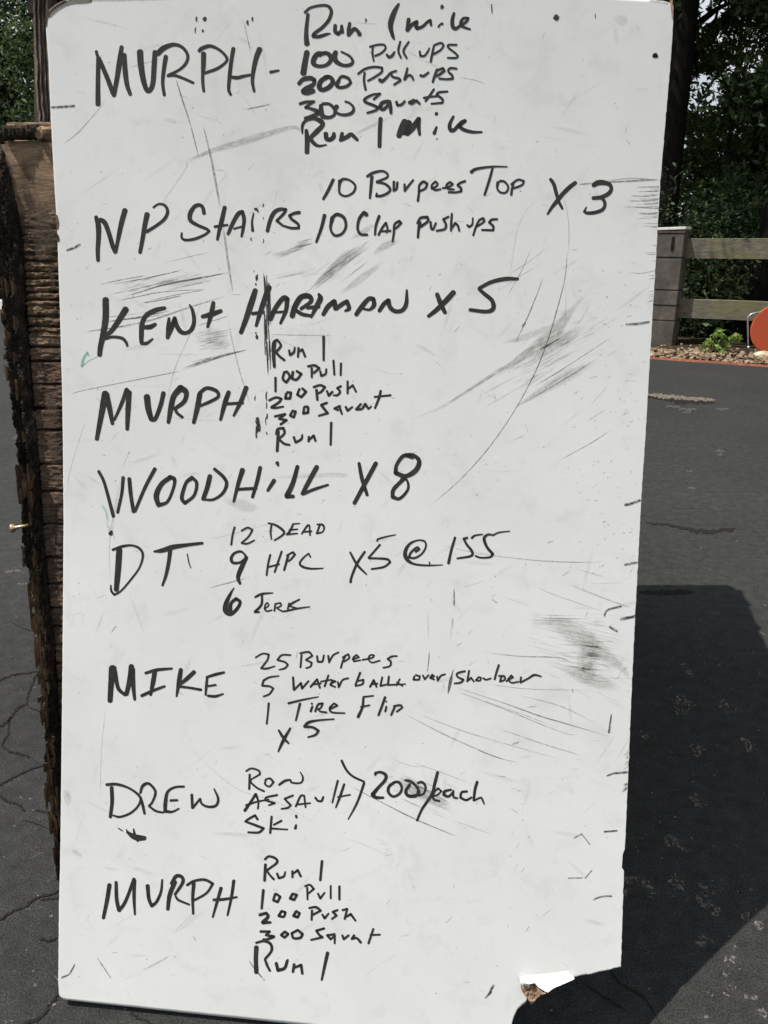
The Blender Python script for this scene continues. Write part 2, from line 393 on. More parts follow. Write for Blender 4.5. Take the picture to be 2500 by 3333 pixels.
cr = [Z7([(-60, 370), (0, 352), (80, 322), (150, 315), (235, 298), (330, 290)], 5), Z7([(200, 318), (175, 370), (150, 440), (145, 490)], 6), Z7([(150, 485), (100, 500), (60, 550), (30, 585), (-40, 620)], 9),
      Z7([(145, 500), (200, 515), (245, 548)], 3), Z7([(60, 550), (45, 600), (45, 640), (10, 700), (50, 740), (100, 748), (165, 772)], 7),
      Z7([(-50, 945), (0, 918), (100, 865), (200, 822), (262, 815)], 6), Z7([(165, 772), (220, 815)], 3), Z7([(-20, 950), (5, 985), (50, 1012), (100, 1025), (132, 1065)], 8),
      Z7([(180, 1055), (240, 1065), (292, 1080)], 5), Z7([(120, 1110), (200, 1130), (318, 1180)], 3),
      Z7([(-60, 1670), (0, 1645), (70, 1600), (130, 1580), (200, 1530), (250, 1515), (330, 1490)], 8), Z7([(215, 1540), (260, 1535), (330, 1528)], 6),
      Z7([(320, 2020), (300, 2070), (265, 2110), (240, 2150), (190, 2190), (120, 2215), (60, 2240)], 10), Z7([(705, 2120), (708, 2150), (740, 2175), (790, 2190), (830, 2230)], 8),
      Z7([(60, 40), (130, 75), (215, 100)], 2), Z7([(210, 1750), (260, 1760), (310, 1740)], 9),
      [(1985, 3155, 5), (2010, 3190, 6), (2045, 3215, 7), (2090, 3240, 6), (2115, 3270, 5), (2150, 3340, 5)],
      [(1900, 3200, 4), (1960, 3240, 5), (2040, 3290, 5)]]
o = flat_ribbons('asphalt_crack', cr, 'crack_dark', 0.0025, ragged=0.6); setp(o, kind='structure')
# pale scabs where the sealcoat has worn off
pp = []
def scab(x, y, l, w, a=0.5):
    n = max(3, int(l/18)+2)
    pts = []
    for i in range(n):
        t = i/(n-1)-0.5
        pts.append((x+l*t*math.cos(a)+random.uniform(-3, 3), y+l*t*math.sin(a)+random.uniform(-3, 3), 1.7*w*random.uniform(0.6, 1.3)))
    pp.append(pts)
hand = [(2240, 2180, 60, 9, 0.9), (2215, 2285, 45, 26, 1.2), (2225, 2305, 40, 18, 0.3), (2370, 2300, 55, 20, 0.6), (2095, 2390, 40, 10, 0.7), (2220, 2313, 40, 14, 0.2),
        (2380, 2310, 30, 8, 0.3), (2430, 2420, 55, 16, 0.9), (2270, 2440, 50, 22, 0.9), (2265, 2610, 60, 16, 1.1), (2190, 2740, 60, 18, 0.35), (2232, 2768, 30, 8, 0.2),
        (2060, 2865, 60, 20, 0.1), (2110, 2885, 70, 18, 0.8), (2200, 2875, 55, 24, 0.05), (2300, 2890, 70, 10, 0.55), (2305, 2945, 95, 17, 0.7), (2040, 2905, 25, 16, 0.6),
        (2285, 3062, 38, 24, 0.6), (2430, 2985, 30, 14, -0.2), (2470, 3010, 40, 14, 0.5), (2385, 3080, 28, 14, 0.9), (2375, 3125, 40, 20, -0.3), (2365, 3170, 34, 10, 0.7),
        (2380, 3215, 30, 10, 0.4), (2445, 3245, 46, 10, 0.2), (2310, 3235, 24, 8, 0.8), (2480, 3300, 40, 14, 0.7), (2300, 3310, 20, 8, 0.5), (2340, 2165, 10, 14, 1.0), (2480, 2060, 20, 9, 0.3),
        (2330, 1995, 14, 12, 1.3), (2190, 2140, 14, 5, 0.2), (2345, 1468, 30, 5, 0.02), (2342, 1480, 20, 4, 0.02), (2245, 1533, 18, 4, 0.05), (2250, 1590, 28, 4, 0.1),
        (2190, 1323, 50, 5, 0.02), (2240, 1333, 60, 5, 0.04), (2237, 1341, 28, 3, 0.02), (2350, 1330, 50, 5, 0.0), (60, 1425, 40, 6, -0.2), (45, 1858, 60, 5, 0.0), (80, 1900, 50, 4, 0.1), (90, 2960, 14, 6, 0)]
for h in hand: scab(*h)
for k in range(150):
    x = random.choice([random.uniform(2060, 2500), random.uniform(0, 190), random.uniform(2100, 2500)]); y = random.uniform(1700, 3330)
    s = (y-1100)/2200
    scab(x, y, random.uniform(5, 24)*s, random.uniform(2, 6)*s, random.uniform(0, 1.1))
o = flat_ribbons('asphalt_worn_spot', pp, 'pale_patch', 0.0015, ragged=0.22); setp(o, kind='structure')
o = flat_ribbons('asphalt_pothole', [[(2060, 1276, 5), (2110, 1283, 7), (2150, 1288, 13), (2200, 1293, 12), (2240, 1296, 11), (2290, 1300, 11), (2330, 1302, 5)]], 'sand_patch', 0.003, ragged=0.35); setp(o, kind='structure')
o = flat_ribbons('asphalt_pothole', [[(2060, 1296, 5), (2110, 1292, 7), (2170, 1300, 12), (2210, 1304, 16), (2270, 1308, 12), (2330, 1312, 5)],
     [(2100, 1700, 4), (2200, 1712, 8), (2300, 1730, 14), (2400, 1722, 10)], [(2080, 1925, 10), (2150, 1930, 14), (2220, 1925, 16), (2255, 1928, 6)]], 'crack_dark', 0.002, ragged=0.5); setp(o, kind='structure')

# edging strip and gravel
bm = bmesh.new()
n = 120; prev = None
for i in range(n+1):
    t = -14 + 24*i/n; p = E0 + ED*t
    w = 0.035+0.02*noise.noise(Vector((t*1.7, 3, 0))); hgt = 0.022+0.01*noise.noise(Vector((t*3, 9, 0)))
    a = [bm.verts.new(p+EN*(-w)+Vector((0, 0, 0.002))), bm.verts.new(p+EN*(-w*0.6)+Vector((0, 0, hgt))), bm.verts.new(p+EN*w*0.8+Vector((0, 0, hgt))), bm.verts.new(p+EN*w+Vector((0, 0, -0.02)))]
    if prev:
        for k in range(3): bm.faces.new((prev[k], prev[k+1], a[k+1], a[k]))
    prev = a
o = bm_obj('kerb_edging', bm, 'red_edging'); setp(o, kind='structure')
ico_bm = bmesh.new(); bmesh.ops.create_icosphere(ico_bm, subdivisions=1, radius=1.0)
ICO_V = [v.co.copy() for v in ico_bm.verts]; ICO_F = [tuple(v.index for v in f.verts) for f in ico_bm.faces]; ico_bm.free()
vs_ = []; fs = []
for k in range(5200):
    t = random.uniform(-9, 7); d = 0.05+abs(random.gauss(0, 0.42))
    if d > 1.25: continue
    p = E0 + ED*t + EN*d; s = random.uniform(0.009, 0.032)*(1 if random.random() < 0.93 else 1.6)
    p.z = soil_z(p.x, p.y) + s*0.3 + 0.035*math.exp(-((d-0.35)/0.3)**2)
    M_ = Matrix.Rotation(random.uniform(0, 6.28), 3, 'Z') @ Matrix.Rotation(random.uniform(-.5, .5), 3, 'X') @ Matrix.Diagonal((s*random.uniform(.8, 1.6), s*random.uniform(.7, 1.1), s*random.uniform(.5, .8)))
    b0 = len(vs_)
    for v in ICO_V: vs_.append(p + M_ @ (v*random.uniform(0.8, 1.15)))
    fs += [tuple(b0+i for i in f) for f in ICO_F]
o = mesh_obj('gravel', vs_, fs, 'tan_gravel'); setp(o, kind='stuff')
# big pale stone
c0 = ground(2482, 1172); c0.z = 0
bm = bmesh.new(); bmesh.ops.create_icosphere(bm, subdivisions=3, radius=1.0)
for v in bm.verts:
    v.co *= 1+0.28*noise.noise(v.co*1.4+Vector((5, 2, 1)))+0.08*noise.noise(v.co*5)
    v.co = c0 + Vector((v.co.x*0.13, v.co.y*0.09, 0.045+v.co.z*0.065))
o = bm_obj('stone', bm, 'pale_stone'); setp(o, 'pale cream stone lying at the front of the gravel under the orange disc', 'stone')

# white kerb far left
bm = bmesh.new()
kc = ground(5, 1010)+EN*0.1; kc.z = 0.10
for k in range(-3, 6):
    rbox(bm, kc - ED*1.6*k, (ED, EN, Vector((0, 0, 1))), (0.79, 0.1, 0.1), bev=0.015)
o = bm_obj('white_kerb', bm, 'white_paint'); setp(o, 'low white painted kerb at the far edge of the lot, left of the timber crate', 'kerb')

# ------------------------------------------------------------------ fence with block pillar
Zv = Vector((0, 0, 1))
def pillar(pc, label):
    e = empty('block_pillar', (pc.x, pc.y, 0)); setp(e, label, 'pillar', 'block pillars of the fence')
    zz = 0.03; hs = [0.36, 0.20, 0.20, 0.42, 0.30]
    for i, h in enumerate(hs):
        bm = bmesh.new(); off = 0.004*random.uniform(-1, 1)
        rbox(bm, pc+Vector((off, off, zz+h/2)), (ED, EN, Zv), (0.195, 0.195, h/2-0.004), bev=0.008)
        bm_obj('concrete_block', bm, 'concrete_block', e); zz += h
    bm = bmesh.new(); rbox(bm, pc+Vector((0, 0, zz+0.022)), (ED, EN, Zv), (0.205, 0.205, 0.02), bev=0.01)
    bm_obj('cap_shadow_course', bm, 'concrete_block', e)
    bm = bmesh.new()
    tilt = (ED+Zv*0.03).normalized()
    rbox(bm, pc+Vector((0, 0, zz+0.065)), (tilt, EN, tilt.cross(EN)), (0.20, 0.21, 0.018), bev=0.006)
    bm_obj('cap_slab', bm, 'concrete_cap', e)
    bm = bmesh.new(); rbox(bm, pc-EN*0.203+ED*0.055+Vector((0, 0, zz-0.12)), (ED, EN, Zv), (0.018, 0.006, 0.085)); bm_obj('iron_strap', bm, 'crack_dark', e)
    return zz
pr = ground(2186, 1140)
pc1 = pr + EN*0.195 - ED*0.195; pc1.z = 0
pillar(pc1, 'brown concrete block pillar with pale cap, right beside the edge of the white board')
pc2 = pc1 + ED*4.2
pillar(pc2, 'brown concrete block pillar at the far right end of the wooden rails')
fence = empty('rail_fence', (pc1.x, pc1.y, 0)); setp(fence, 'weathered wooden fence of two wide rails between block pillars, at the edge of the woods', 'fence')
for z0, z1 in ((1.20, 1.452), (0.425, 0.675)):
    bm = bmesh.new()
    a = pc1+ED*0.197; L = 3.806; N = 26; ring = []
    for i in range(N+1):
        q = a + ED*L*i/N
        w = 0.006*noise.noise(Vector((i*0.3, z0*5, 0)))
        r_ = [q+EN*(-0.022)+Zv*(z0+w), q+EN*(-0.022)+Zv*(z1-0.006+w), q+EN*(-0.016)+Zv*(z1+w), q+EN*0.020+Zv*(z1+w), q+EN*0.022+Zv*(z0+w)]
        ring.append([bm.verts.new(p) for p in r_])
    for i in range(N):
        for k in range(5): bm.faces.new((ring[i][k], ring[i+1][k], ring[i+1][(k+1) % 5], ring[i][(k+1) % 5]))
    bm.faces.new(ring[0][::-1]); bm.faces.new(ring[-1])
    o = bm_obj('rail', bm, 'weathered_rail', fence)

# ------------------------------------------------------------------ orange disc in a tube frame
fb = ground(2437, 1163); YD = fb.y; sx = lambda x, y: at_y(x, y, YD)
e = empty('disc_sign', (fb.x, fb.y, 0)); setp(e, 'round orange disc hung in a bent galvanised tube frame standing in the gravel', 'marker')
A = sx(2437, 1163); Bp = sx(2434, 1040); Cp = sx(2446, 1022); D_ = sx(2500, 1013); E_ = sx(2592, 1005); F_ = sx(2608, 1025); G_ = sx(2606, 1163)
A.z = -0.03; G_.z = -0.03
pts = [A, (A+Bp)/2, Bp, sx(2436, 1030), Cp, sx(2460, 1018), D_, E_, sx(2602, 1010), F_, (F_+G_)/2, G_]
bm = bmesh.new(); tube(bm, pts, 0.0095, 10); bm_obj('tube_frame', bm, 'galvanised_tube', e, True)
bm = bmesh.new(); q = sx(2436, 1132); tube(bm, [q-Zv*0.02, q+Zv*0.02], 0.016, 10); bm_obj('collar', bm, 'galvanised_tube', e, True)
dc = sx(2520, 1072); rad = 69*(dc-EYE).length/FPX*0.985
bm = bmesh.new()
ringf = []
for yy, rr in ((-0.012, rad*0.97), (-0.010, rad), (0.010, rad), (0.012, rad*0.97)):
    ringf.append([bm.verts.new(dc+Vector((math.cos(a)*rr, yy, math.sin(a)*rr))) for a in [2*math.pi*k/64 for k in range(64)]])
for i in range(3):
    for k in range(64): bm.faces.new((ringf[i][k], ringf[i][(k+1) % 64], ringf[i+1][(k+1) % 64], ringf[i+1][k]))
bm.faces.new(ringf[0][::-1]); bm.faces.new(ringf[-1]); bm_obj('disc', bm, 'orange_disc', e)
bm = bmesh.new(); tube(bm, [dc+Zv*(rad-0.01), Vector((dc.x, dc.y, D_.z+0.01))], 0.004, 6); bm_obj('hanger', bm, 'galvanised_tube', e)

# ------------------------------------------------------------------ vegetation
def leaf_mesh(name, clumps, per, size, mat, seed, flat=0.0):
    """clumps: list of (centre, radius, tone)"""
    rnd = random.Random(seed); vs_ = []; fs = []; tone = []
    for (c, r, tn) in clumps:
        for _ in range(int(per)):
            while True:
                q = Vector((rnd.uniform(-1, 1), rnd.uniform(-1, 1), rnd.uniform(-1, 1)))
                if q.length <= 1: break
            q = Vector((q.x, q.y, q.z*0.75))
            p = Vector(c) + q*r
            s = size*rnd.uniform(0.6, 1.3)
            n = Vector((rnd.gauss(0, 1), rnd.gauss(0, 1), rnd.gauss(0.6, 1))).normalized()
            u = n.orthogonal().normalized(); u.rotate(Matrix.Rotation(rnd.uniform(0, 6.28), 3, n)); w = n.cross(u)
            b0 = len(vs_)
            vs_ += [p-u*s, p+w*s*0.42+n*s*0.1, p+u*s*1.1, p-w*s*0.42+n*s*0.1]
            fs.append((b0, b0+1, b0+2, b0+3))
            t = min(1, max(0, tn + rnd.gauss(0, 0.16))); tone += [t]*4
    me = bpy.data.meshes.new(name); me.from_pydata([tuple(v) for v in vs_], [], fs); me.materials.append(MATS[mat])
    at = me.attributes.new('tone', 'FLOAT', 'POINT'); at.data.foreach_set('value', tone)
    return me
def crown_clumps(seed, n, rx, ry, z0, z1, rmin, rmax, hollow=0.0):
    rnd = random.Random(seed); out = []
    for _ in range(n):
        a = rnd.uniform(0, 6.28); rr = rnd.random()**0.5; z = rnd.uniform(z0, z1)
        k = math.sin(math.pi*min(1, max(0.12, (z-z0+0.5)/(z1-z0+1))))**0.5
        out.append(((math.cos(a)*rr*rx*k, math.sin(a)*rr*ry*k, z), rnd.uniform(rmin, rmax), rnd.uniform(0.1, 0.9)))
    return out
def limbs_bm(seed, h, r0, clumps, nl=14, lean=0.0):
    rnd = random.Random(seed); bm = bmesh.new(); pts = []; rad_ = []
    for i in range(9):
        t = i/8
        pts.append(Vector((lean*t*h*0.3+0.12*math.sin(t*4+seed)*t, 0.1*math.cos(t*5+seed)*t, -0.1+t*h))); rad_.append(r0*(1.25-0.25*min(1, t*6))*(1-0.8*t))
    tube(bm, pts, rad_, 10)
    for k in range(min(nl, len(clumps))):
        c, r, _ = clumps[k*len(clumps)//nl]
        c = Vector(c); zt = max(0.12*h, min(0.92*h, c.z-0.55*math.hypot(c.x, c.y)))
        t = zt/h; q = Vector((lean*t*h*0.3+0.12*math.sin(t*4+seed)*t, 0.1*math.cos(t*5+seed)*t, zt))
        rr = r0*(1-0.8*t)*0.42
        m_ = (q+c)/2+Vector((rnd.uniform(-.15, .15), rnd.uniform(-.15, .15), 0.12))
        tube(bm, [q, m_, c], [rr, rr*0.6, rr*0.22], 6, cap=False)
    return bm
GAPS = [(2292, 25, 62, 42), (2268, 66, 40, 26), (2235, 180, 30, 28), (2212, 292, 32, 26), (2300, 278, 42, 36), (2285, 340, 50, 30), (2208, 345, 24, 22), (2380, 225, 16, 14), (2440, 220, 20, 22), (2340, 120, 12, 12), (2455, 480, 14, 10), (2230, 480, 12, 10), (2345, 500, 12, 14), (2190, 420, 12, 10)]
def px_of(p):
    d = Vector(p)-EYE; f = d.dot(FW); return W/2+FPX*d.dot(RT)/f, H/2-FPX*d.dot(UP)/f
def in_gap(p):
    x, y = px_of(p)
    for gx, gy, rx, ry in GAPS:
        if ((x-gx)/rx)**2+((y-gy)/ry)**2 < 1.5+0.5*noise.noise(Vector((x*0.05, y*0.05, 3))): return True
    return False
MEC = {}
def kind(key, seed, h, r0, n, rx, ry, z0, z1, rmin, rmax, per, size, mat, nl=14, lean=0.0):
    cl = crown_clumps(seed, n, rx, ry, z0, z1, rmin, rmax)
    bm = limbs_bm(seed, h, r0, cl, nl, lean); me = bpy.data.meshes.new('trunk'); bm.to_mesh(me); bm.free(); me.materials.append(MATS['tree_bark']); me.shade_smooth()
    MEC[key] = (leaf_mesh('crown', cl, per, size, mat, seed+50), me)
kind('open_a', 11, 9.5, 0.07, 175, 2.3, 2.1, 2.3, 9.5, 0.2, 0.46, 190, 0.046, 'tree_leaf', 26)
kind('open_b', 12, 8.5, 0.055, 150, 2.0, 1.9, 1.5, 8.6, 0.2, 0.46, 190, 0.046, 'tree_leaf', 24)
kind('big', 13, 13, 0.27, 120, 3.2, 3.0, 5.2, 13, 0.5, 1.0, 170, 0.07, 'tree_leaf', 22, 0.0)
kind('dense', 14, 9, 0.16, 190, 2.5, 2.5, 0.4, 9, 0.5, 0.95, 170, 0.062, 'dark_leaf', 14)
kind('shrub', 15, 2.4, 0.035, 60, 1.3, 1.1, 0.15, 2.5, 0.28, 0.5, 130, 0.042, 'dark_leaf', 12)
def tree(key, p, rz, s, label, grp, name='broadleaf_tree', cat='tree'):
    r_ = empty(name, (p.x, p.y, soil_z(p.x, p.y)-0.02)); r_.rotation_euler = (0, 0, rz); r_.scale = (s, s, s)
    setp(r_, label, cat, grp)
    crown = MEC[key][0]
    if key in ('open_a', 'open_b', 'big') and p.x > 2.5:      # an individual crown: open where this tree has holes
        src = MEC[key][0]; Mx = Matrix.Translation(r_.location) @ Matrix.Rotation(rz, 4, 'Z') @ Matrix.Diagonal((s, s, s, 1))
        tn = src.attributes['tone'].data; vv = []; ff = []; tt_ = []
        for f in src.polygons:
            q = [src.vertices[i].co for i in f.vertices]
            if in_gap(Mx @ q[0]): continue
            b0 = len(vv); vv += [tuple(c) for c in q]; ff.append((b0, b0+1, b0+2, b0+3)); tt_ += [tn[i].value for i in f.vertices]
        crown = bpy.data.meshes.new('crown'); crown.from_pydata(vv, [], ff); crown.materials.append(src.materials[0])
        crown.attributes.new('tone', 'FLOAT', 'POINT').data.foreach_set('value', tt_)
    for nm, me in (('crown', crown), ('trunk', MEC[key][1])):
        c = bpy.data.objects.new(nm, me); C.objects.link(c); c.parent = r_
    return r_
def gp(x, d, z=0):
    """point seen at column x, d metres past the lot edge"""
    k = (x-W/2)/FPX*1.02
    Y = (E0.dot(EN)+d)/(k*EN.x+EN.y); return Vector((k*Y, Y, 0))
TG = 'trees of the woods behind the lot'
tree('big', gp(2075, 2.6), 0.4, 1.0, 'large dark tree trunk rising directly beside the top right edge of the board', TG)
tree('big', gp(2462, 2.0), 3.4, 1.25, 'thick black trunk at the far right edge of the photo behind the rails', TG)
tree('open_a', gp(2338, 4.2), 0.9, 1.0, 'slender tree with single thin trunk in the woods just right of the board', TG)
tree('open_b', gp(2378, 4.6), 3.0, 0.95, 'thin tree, left one of the close pair of trunks above the rails', TG)
tree('open_b', gp(2402, 5.0), 5.1, 1.0, 'thin tree, right one of the close pair of trunks above the rails', TG)
tree('open_a', gp(2250, 6.5), 4.0, 0.9, 'small leafy tree behind the block pillar with sky showing above it', TG)
for i, (x, d, k, s) in enumerate([(1900, 5, 'open_a', 1.1), (1500, 5, 'dense', 1.0), (1150, 4.5, 'open_b', 1.1), (800, 5.5, 'dense', 1.1), (420, 5, 'dense', 1.0),
        (180, 3.8, 'dense', 1.15), (60, 4.6, 'open_a', 1.2), (-60, 3.6, 'dense', 1.0), (-300, 5, 'dense', 1.0), (-620, 5, 'open_a', 1.1)]):
    lab = ['tall leafy tree hidden behind the right half of the board', 'dark dense tree behind the middle of the board', 'leafy tree behind the centre left of the board',
           'dark tree behind the left half of the board', 'dark tree just behind the left post', 'dense dark tree right behind the wooden post at upper left',
           'looser tree at the upper left with small bright gaps', 'dense dark tree at the very left edge of the photo', 'dark tree beyond the left edge of the photo', 'leafy tree far out to the left'][i]
    tree(k, gp(x, d), i*1.37, s, lab, TG)
for i, (x, d, k, s) in enumerate([(2750, 3.5, 'dense', 1.0), (3050, 4.2, 'open_a', 1.1), (3500, 4.5, 'dense', 1.0)]):
    tree(k, gp(x, d), i*2.1+1, s, ['dense tree outside the right edge', 'loose tree farther outside the right edge', 'dark tree farthest outside the right edge'][i], TG)
bt = tree('big', gp(2075, 4.4), 1.9, 1.0, 'tall tree whose leafy limb slants up to the right beside the board top', TG)
bm = bmesh.new(); yl = bt.location.y
pts = [at_y(2195, 300, yl), at_y(2235, 215, yl-0.1), at_y(2285, 140, yl-0.2), at_y(2350, 75, yl-0.2), at_y(2440, -30, yl-0.1)]
tube(bm, pts, [0.10, 0.09, 0.08, 0.07, 0.05], 9)
tube(bm, [at_y(2290, 135, yl-0.2), at_y(2330, 60, yl-0.2), at_y(2350, -20, yl)], [0.03, 0.022, 0.015], 6)
lo = bm_obj('limb', bm, 'tree_bark'); lo.parent = bt; lo.matrix_parent_inverse = (Matrix.Translation(bt.location) @ Matrix.Rotation(1.9, 4, 'Z')).inverted()
sl = ['low dark shrub just behind the block pillar', 'low dark shrub behind the left end of the rails', 'dark shrub behind the green weed', 'dark shrub behind the orange disc', 'dark shrub at the right edge behind the rails',
      'dark shrub hidden behind the board right side', 'dark shrub hidden behind the board', 'dark shrub left of the crate', 'dark shrub by the white kerb at left', 'dark shrub beyond the right edge']
for i, (x, d, s) in enumerate([(2175, 2.9, 0.8), (2260, 3.1, 0.85), (2330, 2.9, 0.75), (2425, 3.2, 0.9), (2510, 3.0, 0.95), (2020, 3.0, 1.0), (1700, 3.2, 1.0), (120, 2.6, 1.0), (-10, 2.9, 1.1), (2680, 3.1, 1.0)]):
    tree('shrub', gp(x, d), i*1.9, s, sl[i], 'shrubs at the edge of the woods', 'shrub', 'shrub')
# far wood: reads as one mass
cl = []
rnd = random.Random(5)
for k in range(1500):
    x = rnd.uniform(-1400, 3900); d = rnd.uniform(8, 15); p = gp(x, d)
    top = 3.0 if 2180 < x < 2460 else 9.0
    if 2180 < x < 2460: top = 3.7+0.5*math.sin(x*0.05)
    cl.append(((p.x, p.y, rnd.uniform(-0.8, top)), rnd.uniform(0.55, 1.0), rnd.uniform(0.0, 0.6)))
cl = [c for c in cl if not in_gap(c[0])]
me = leaf_mesh('far_wood', cl, 62, 0.13, 'dark_leaf', 77)
o = bpy.data.objects.new('far_wood', me); C.objects.link(o); setp(o, kind='stuff')
cl = []
for k in range(1000):
    x = rnd.uniform(-300, 3000); d = rnd.uniform(2.0, 6); p = gp(x, d)
    cl.append(((p.x, p.y, rnd.uniform(-0.1, 0.9)), rnd.uniform(0.22, 0.45), rnd.uniform(0.0, 0.8)))
me = leaf_mesh('undergrowth', cl, 60, 0.06, 'dark_leaf', 78)
o = bpy.data.objects.new('undergrowth', me); C.objects.link(o); setp(o, kind='stuff')
# green weed in the gravel
wc_px = 2318; wc = ground(2318, 1160); wc.z = soil_z(wc.x, wc.y)
e = empty('weed_plant', wc); setp(e, 'small bright green leafy plant growing out of the gravel below the rails', 'plant')
mpp = (wc-EYE).length/FPX
tips = []
for (x, y) in [(2290, 1145), (2300, 1130), (2310, 1118), (2322, 1105), (2335, 1095), (2338, 1086), (2350, 1105), (2345, 1120), (2360, 1130), (2372, 1110), (2385, 1105), (2392, 1112), (2335, 1135), (2320, 1145), (2345, 1150), (2282, 1150), (2305, 1152), (2330, 1125)]:
    tips.append(at_y(wc_px+(x-wc_px)*1.15, 1160+(y-1160)*1.15, wc.y+random.uniform(-0.12, 0.12)))
bm = bmesh.new()
for t in tips: tube(bm, [wc-Zv*0.02, (wc+t)/2+Vector((0, 0, 0.03)), t], [0.006, 0.004, 0.002], 5, cap=False)
bm_obj('stem', bm, 'tree_leaf', e)
me = leaf_mesh('foliage', [((t-wc), 0.045, random.uniform(0.4, 1)) for t in tips], 16, 0.04, 'bush_leaf', 9)
o = bpy.data.objects.new('foliage', me); C.objects.link(o); o.parent = e
o = None

# ------------------------------------------------------------------ the timber crate behind the board
YF = 1.66
crate = empty('timber_crate', (0, YF, 0)); setp(crate, 'big crate of old split brown timbers standing behind the left edge of the white board', 'crate')
XO = [(400, -26), (455, -20), (700, -14), (900, -2), (940, 8), (966, 20), (1030, 24), (1100, 32), (1200, 40), (1300, 51), (1450, 69), (1570, 77), (1700, 87), (1800, 91), (1870, 108), (2000, 124), (2100, 136), (2180, 145), (2280, 150), (2400, 163), (2500, 160), (2640, 181), (2700, 192), (2760, 196)]
XI = [(400, 20), (450, 28), (600, 49), (700, 57), (850, 73), (1000, 78), (1100, 86), (1300, 102), (1500, 122), (1700, 134), (1900, 153), (2000, 162), (2100, 175), (2300, 187), (2450, 199), (2800, 215)]
FN = Vector((-0.18, -1.0, 0.14)).normalized()
def fp(x, y, off=0.0): return on_plane(x, y, Vector((-0.70, YF-0.02, 0.80)), FN) + FN*off
# front timbers: stacked courses split by horizontal cracks
cuts = [455]
rn = random.Random(17)
main = [455, 560, 640, 742, 790, 826, 848, 883, 905, 930, 950, 975, 995, 1030, 1062, 1082, 1130, 1175, 1250, 1330, 1400, 1512, 1600, 1707, 1815, 1900, 1980, 2040, 2100, 2160, 2220, 2300, 2400, 2520, 2620, 2750, 2900]
nyy = 0
for ci in range(len(main)-1):
    y0, y1 = main[ci], main[ci+1]
    rows = max(6, int((y1-y0)/3.0)); NXc = 84; vs_ = []; fs = []
    for j in range(rows+1):
        t = j/rows; y = y0+(y1-y0)*t
        for i in range(NXc+1):
            s = i/NXc
            xa = lerp_tab(XI, y)-6; xb = 330
            x = xa+(xb-xa)*s
            yw = y + 5*noise.noise(Vector((x*0.02, y0*0.7, 0))) * (1-abs(2*t-1)**4*0.0)
            u, v = x*0.03, y*0.10
            kk = 0.35 if y < 760 else (1.0 if y < 1110 else 0.45)
            d = 0.006*noise.noise(Vector((u, v, 1))) + 0.004*noise.noise(Vector((u*3, v*3, 2))) + 0.0025*noise.noise(Vector((u*9, v*6, 3)))
            fine = noise.noise(Vector((x*0.012, y*0.22, 5)))
            d -= 0.009*max(0, 0.25-abs(fine))*4*(0.4+0.6*(y > 760))*max(0, noise.noise(Vector((x*0.01, y*0.03, 8)))+0.3)
            depth = 0.012 if y0 > 700 else 0.005
            d *= kk; edge = min(t, 1-t)*(y1-y0)
            if edge < 5: d -= depth*(1-edge/5)
            d -= max(0, (0.06-s)/0.06)*0.015
            vs_.append(fp(x, yw, d))
    for j in range(rows):
        for i in range(NXc):
            a = j*(NXc+1)+i; fs.append((a, a+NXc+1, a+NXc+2, a+1))
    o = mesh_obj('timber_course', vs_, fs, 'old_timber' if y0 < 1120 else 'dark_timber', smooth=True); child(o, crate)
# solid core of the crate behind those faces, and plank sides
zt = fp(100, 455).z
def post_box(name, x0, x1, y0, y1, z0, z1, mat, bev=0.006, jit=0.0):
    bm = bmesh.new(); rbox(bm, ((x0+x1)/2, (y0+y1)/2, (z0+z1)/2), (Vector((1, 0, 0)), Vector((0, 1, 0)), Zv), (abs(x1-x0)/2, abs(y1-y0)/2, abs(z1-z0)/2), jit=jit, bev=bev)
    return bm_obj(name, bm, mat, crate)
XR_ = 0.44
def side(xa, xb, ya, yb, name):
    a = Vector((xa, ya, 0)); b_ = Vector((xb, yb, 0)); d = (b_-a).normalized(); n = Vector((d.y, -d.x, 0))
    for k in range(9):
        bm = bmesh.new(); rbox(bm, (a+b_)/2+Vector((0, 0, zt*(k+0.5)/9)), (d, n, Zv), ((b_-a).length/2, 0.02, zt/18-0.003), bev=0.006)
        bm_obj(name, bm, 'old_timber', crate)
side(-0.80, XR_, YF+0.115, 1.572, 'front_plank'); side(XR_+0.02, 0.80, 1.60, 3.02, 'side_plank'); side(-0.80, -0.84, YF+0.14, 3.02, 'side_plank'); side(-0.82, 0.78, 3.05, 3.05, 'back_plank')
for k in range(7):
    y0 = (1.60, 1.81)[k > 0] + max(0, k-1)*(3.06-1.81)/6; xr = XR_+(0.80-XR_)*(k+1)/7
    post_box('top_plank', -0.82 if k > 1 else (-0.80 if k else -0.15), xr, y0+0.004, y0+(3.06-1.81)/6-0.004, zt-0.035, zt-0.012, 'old_timber')
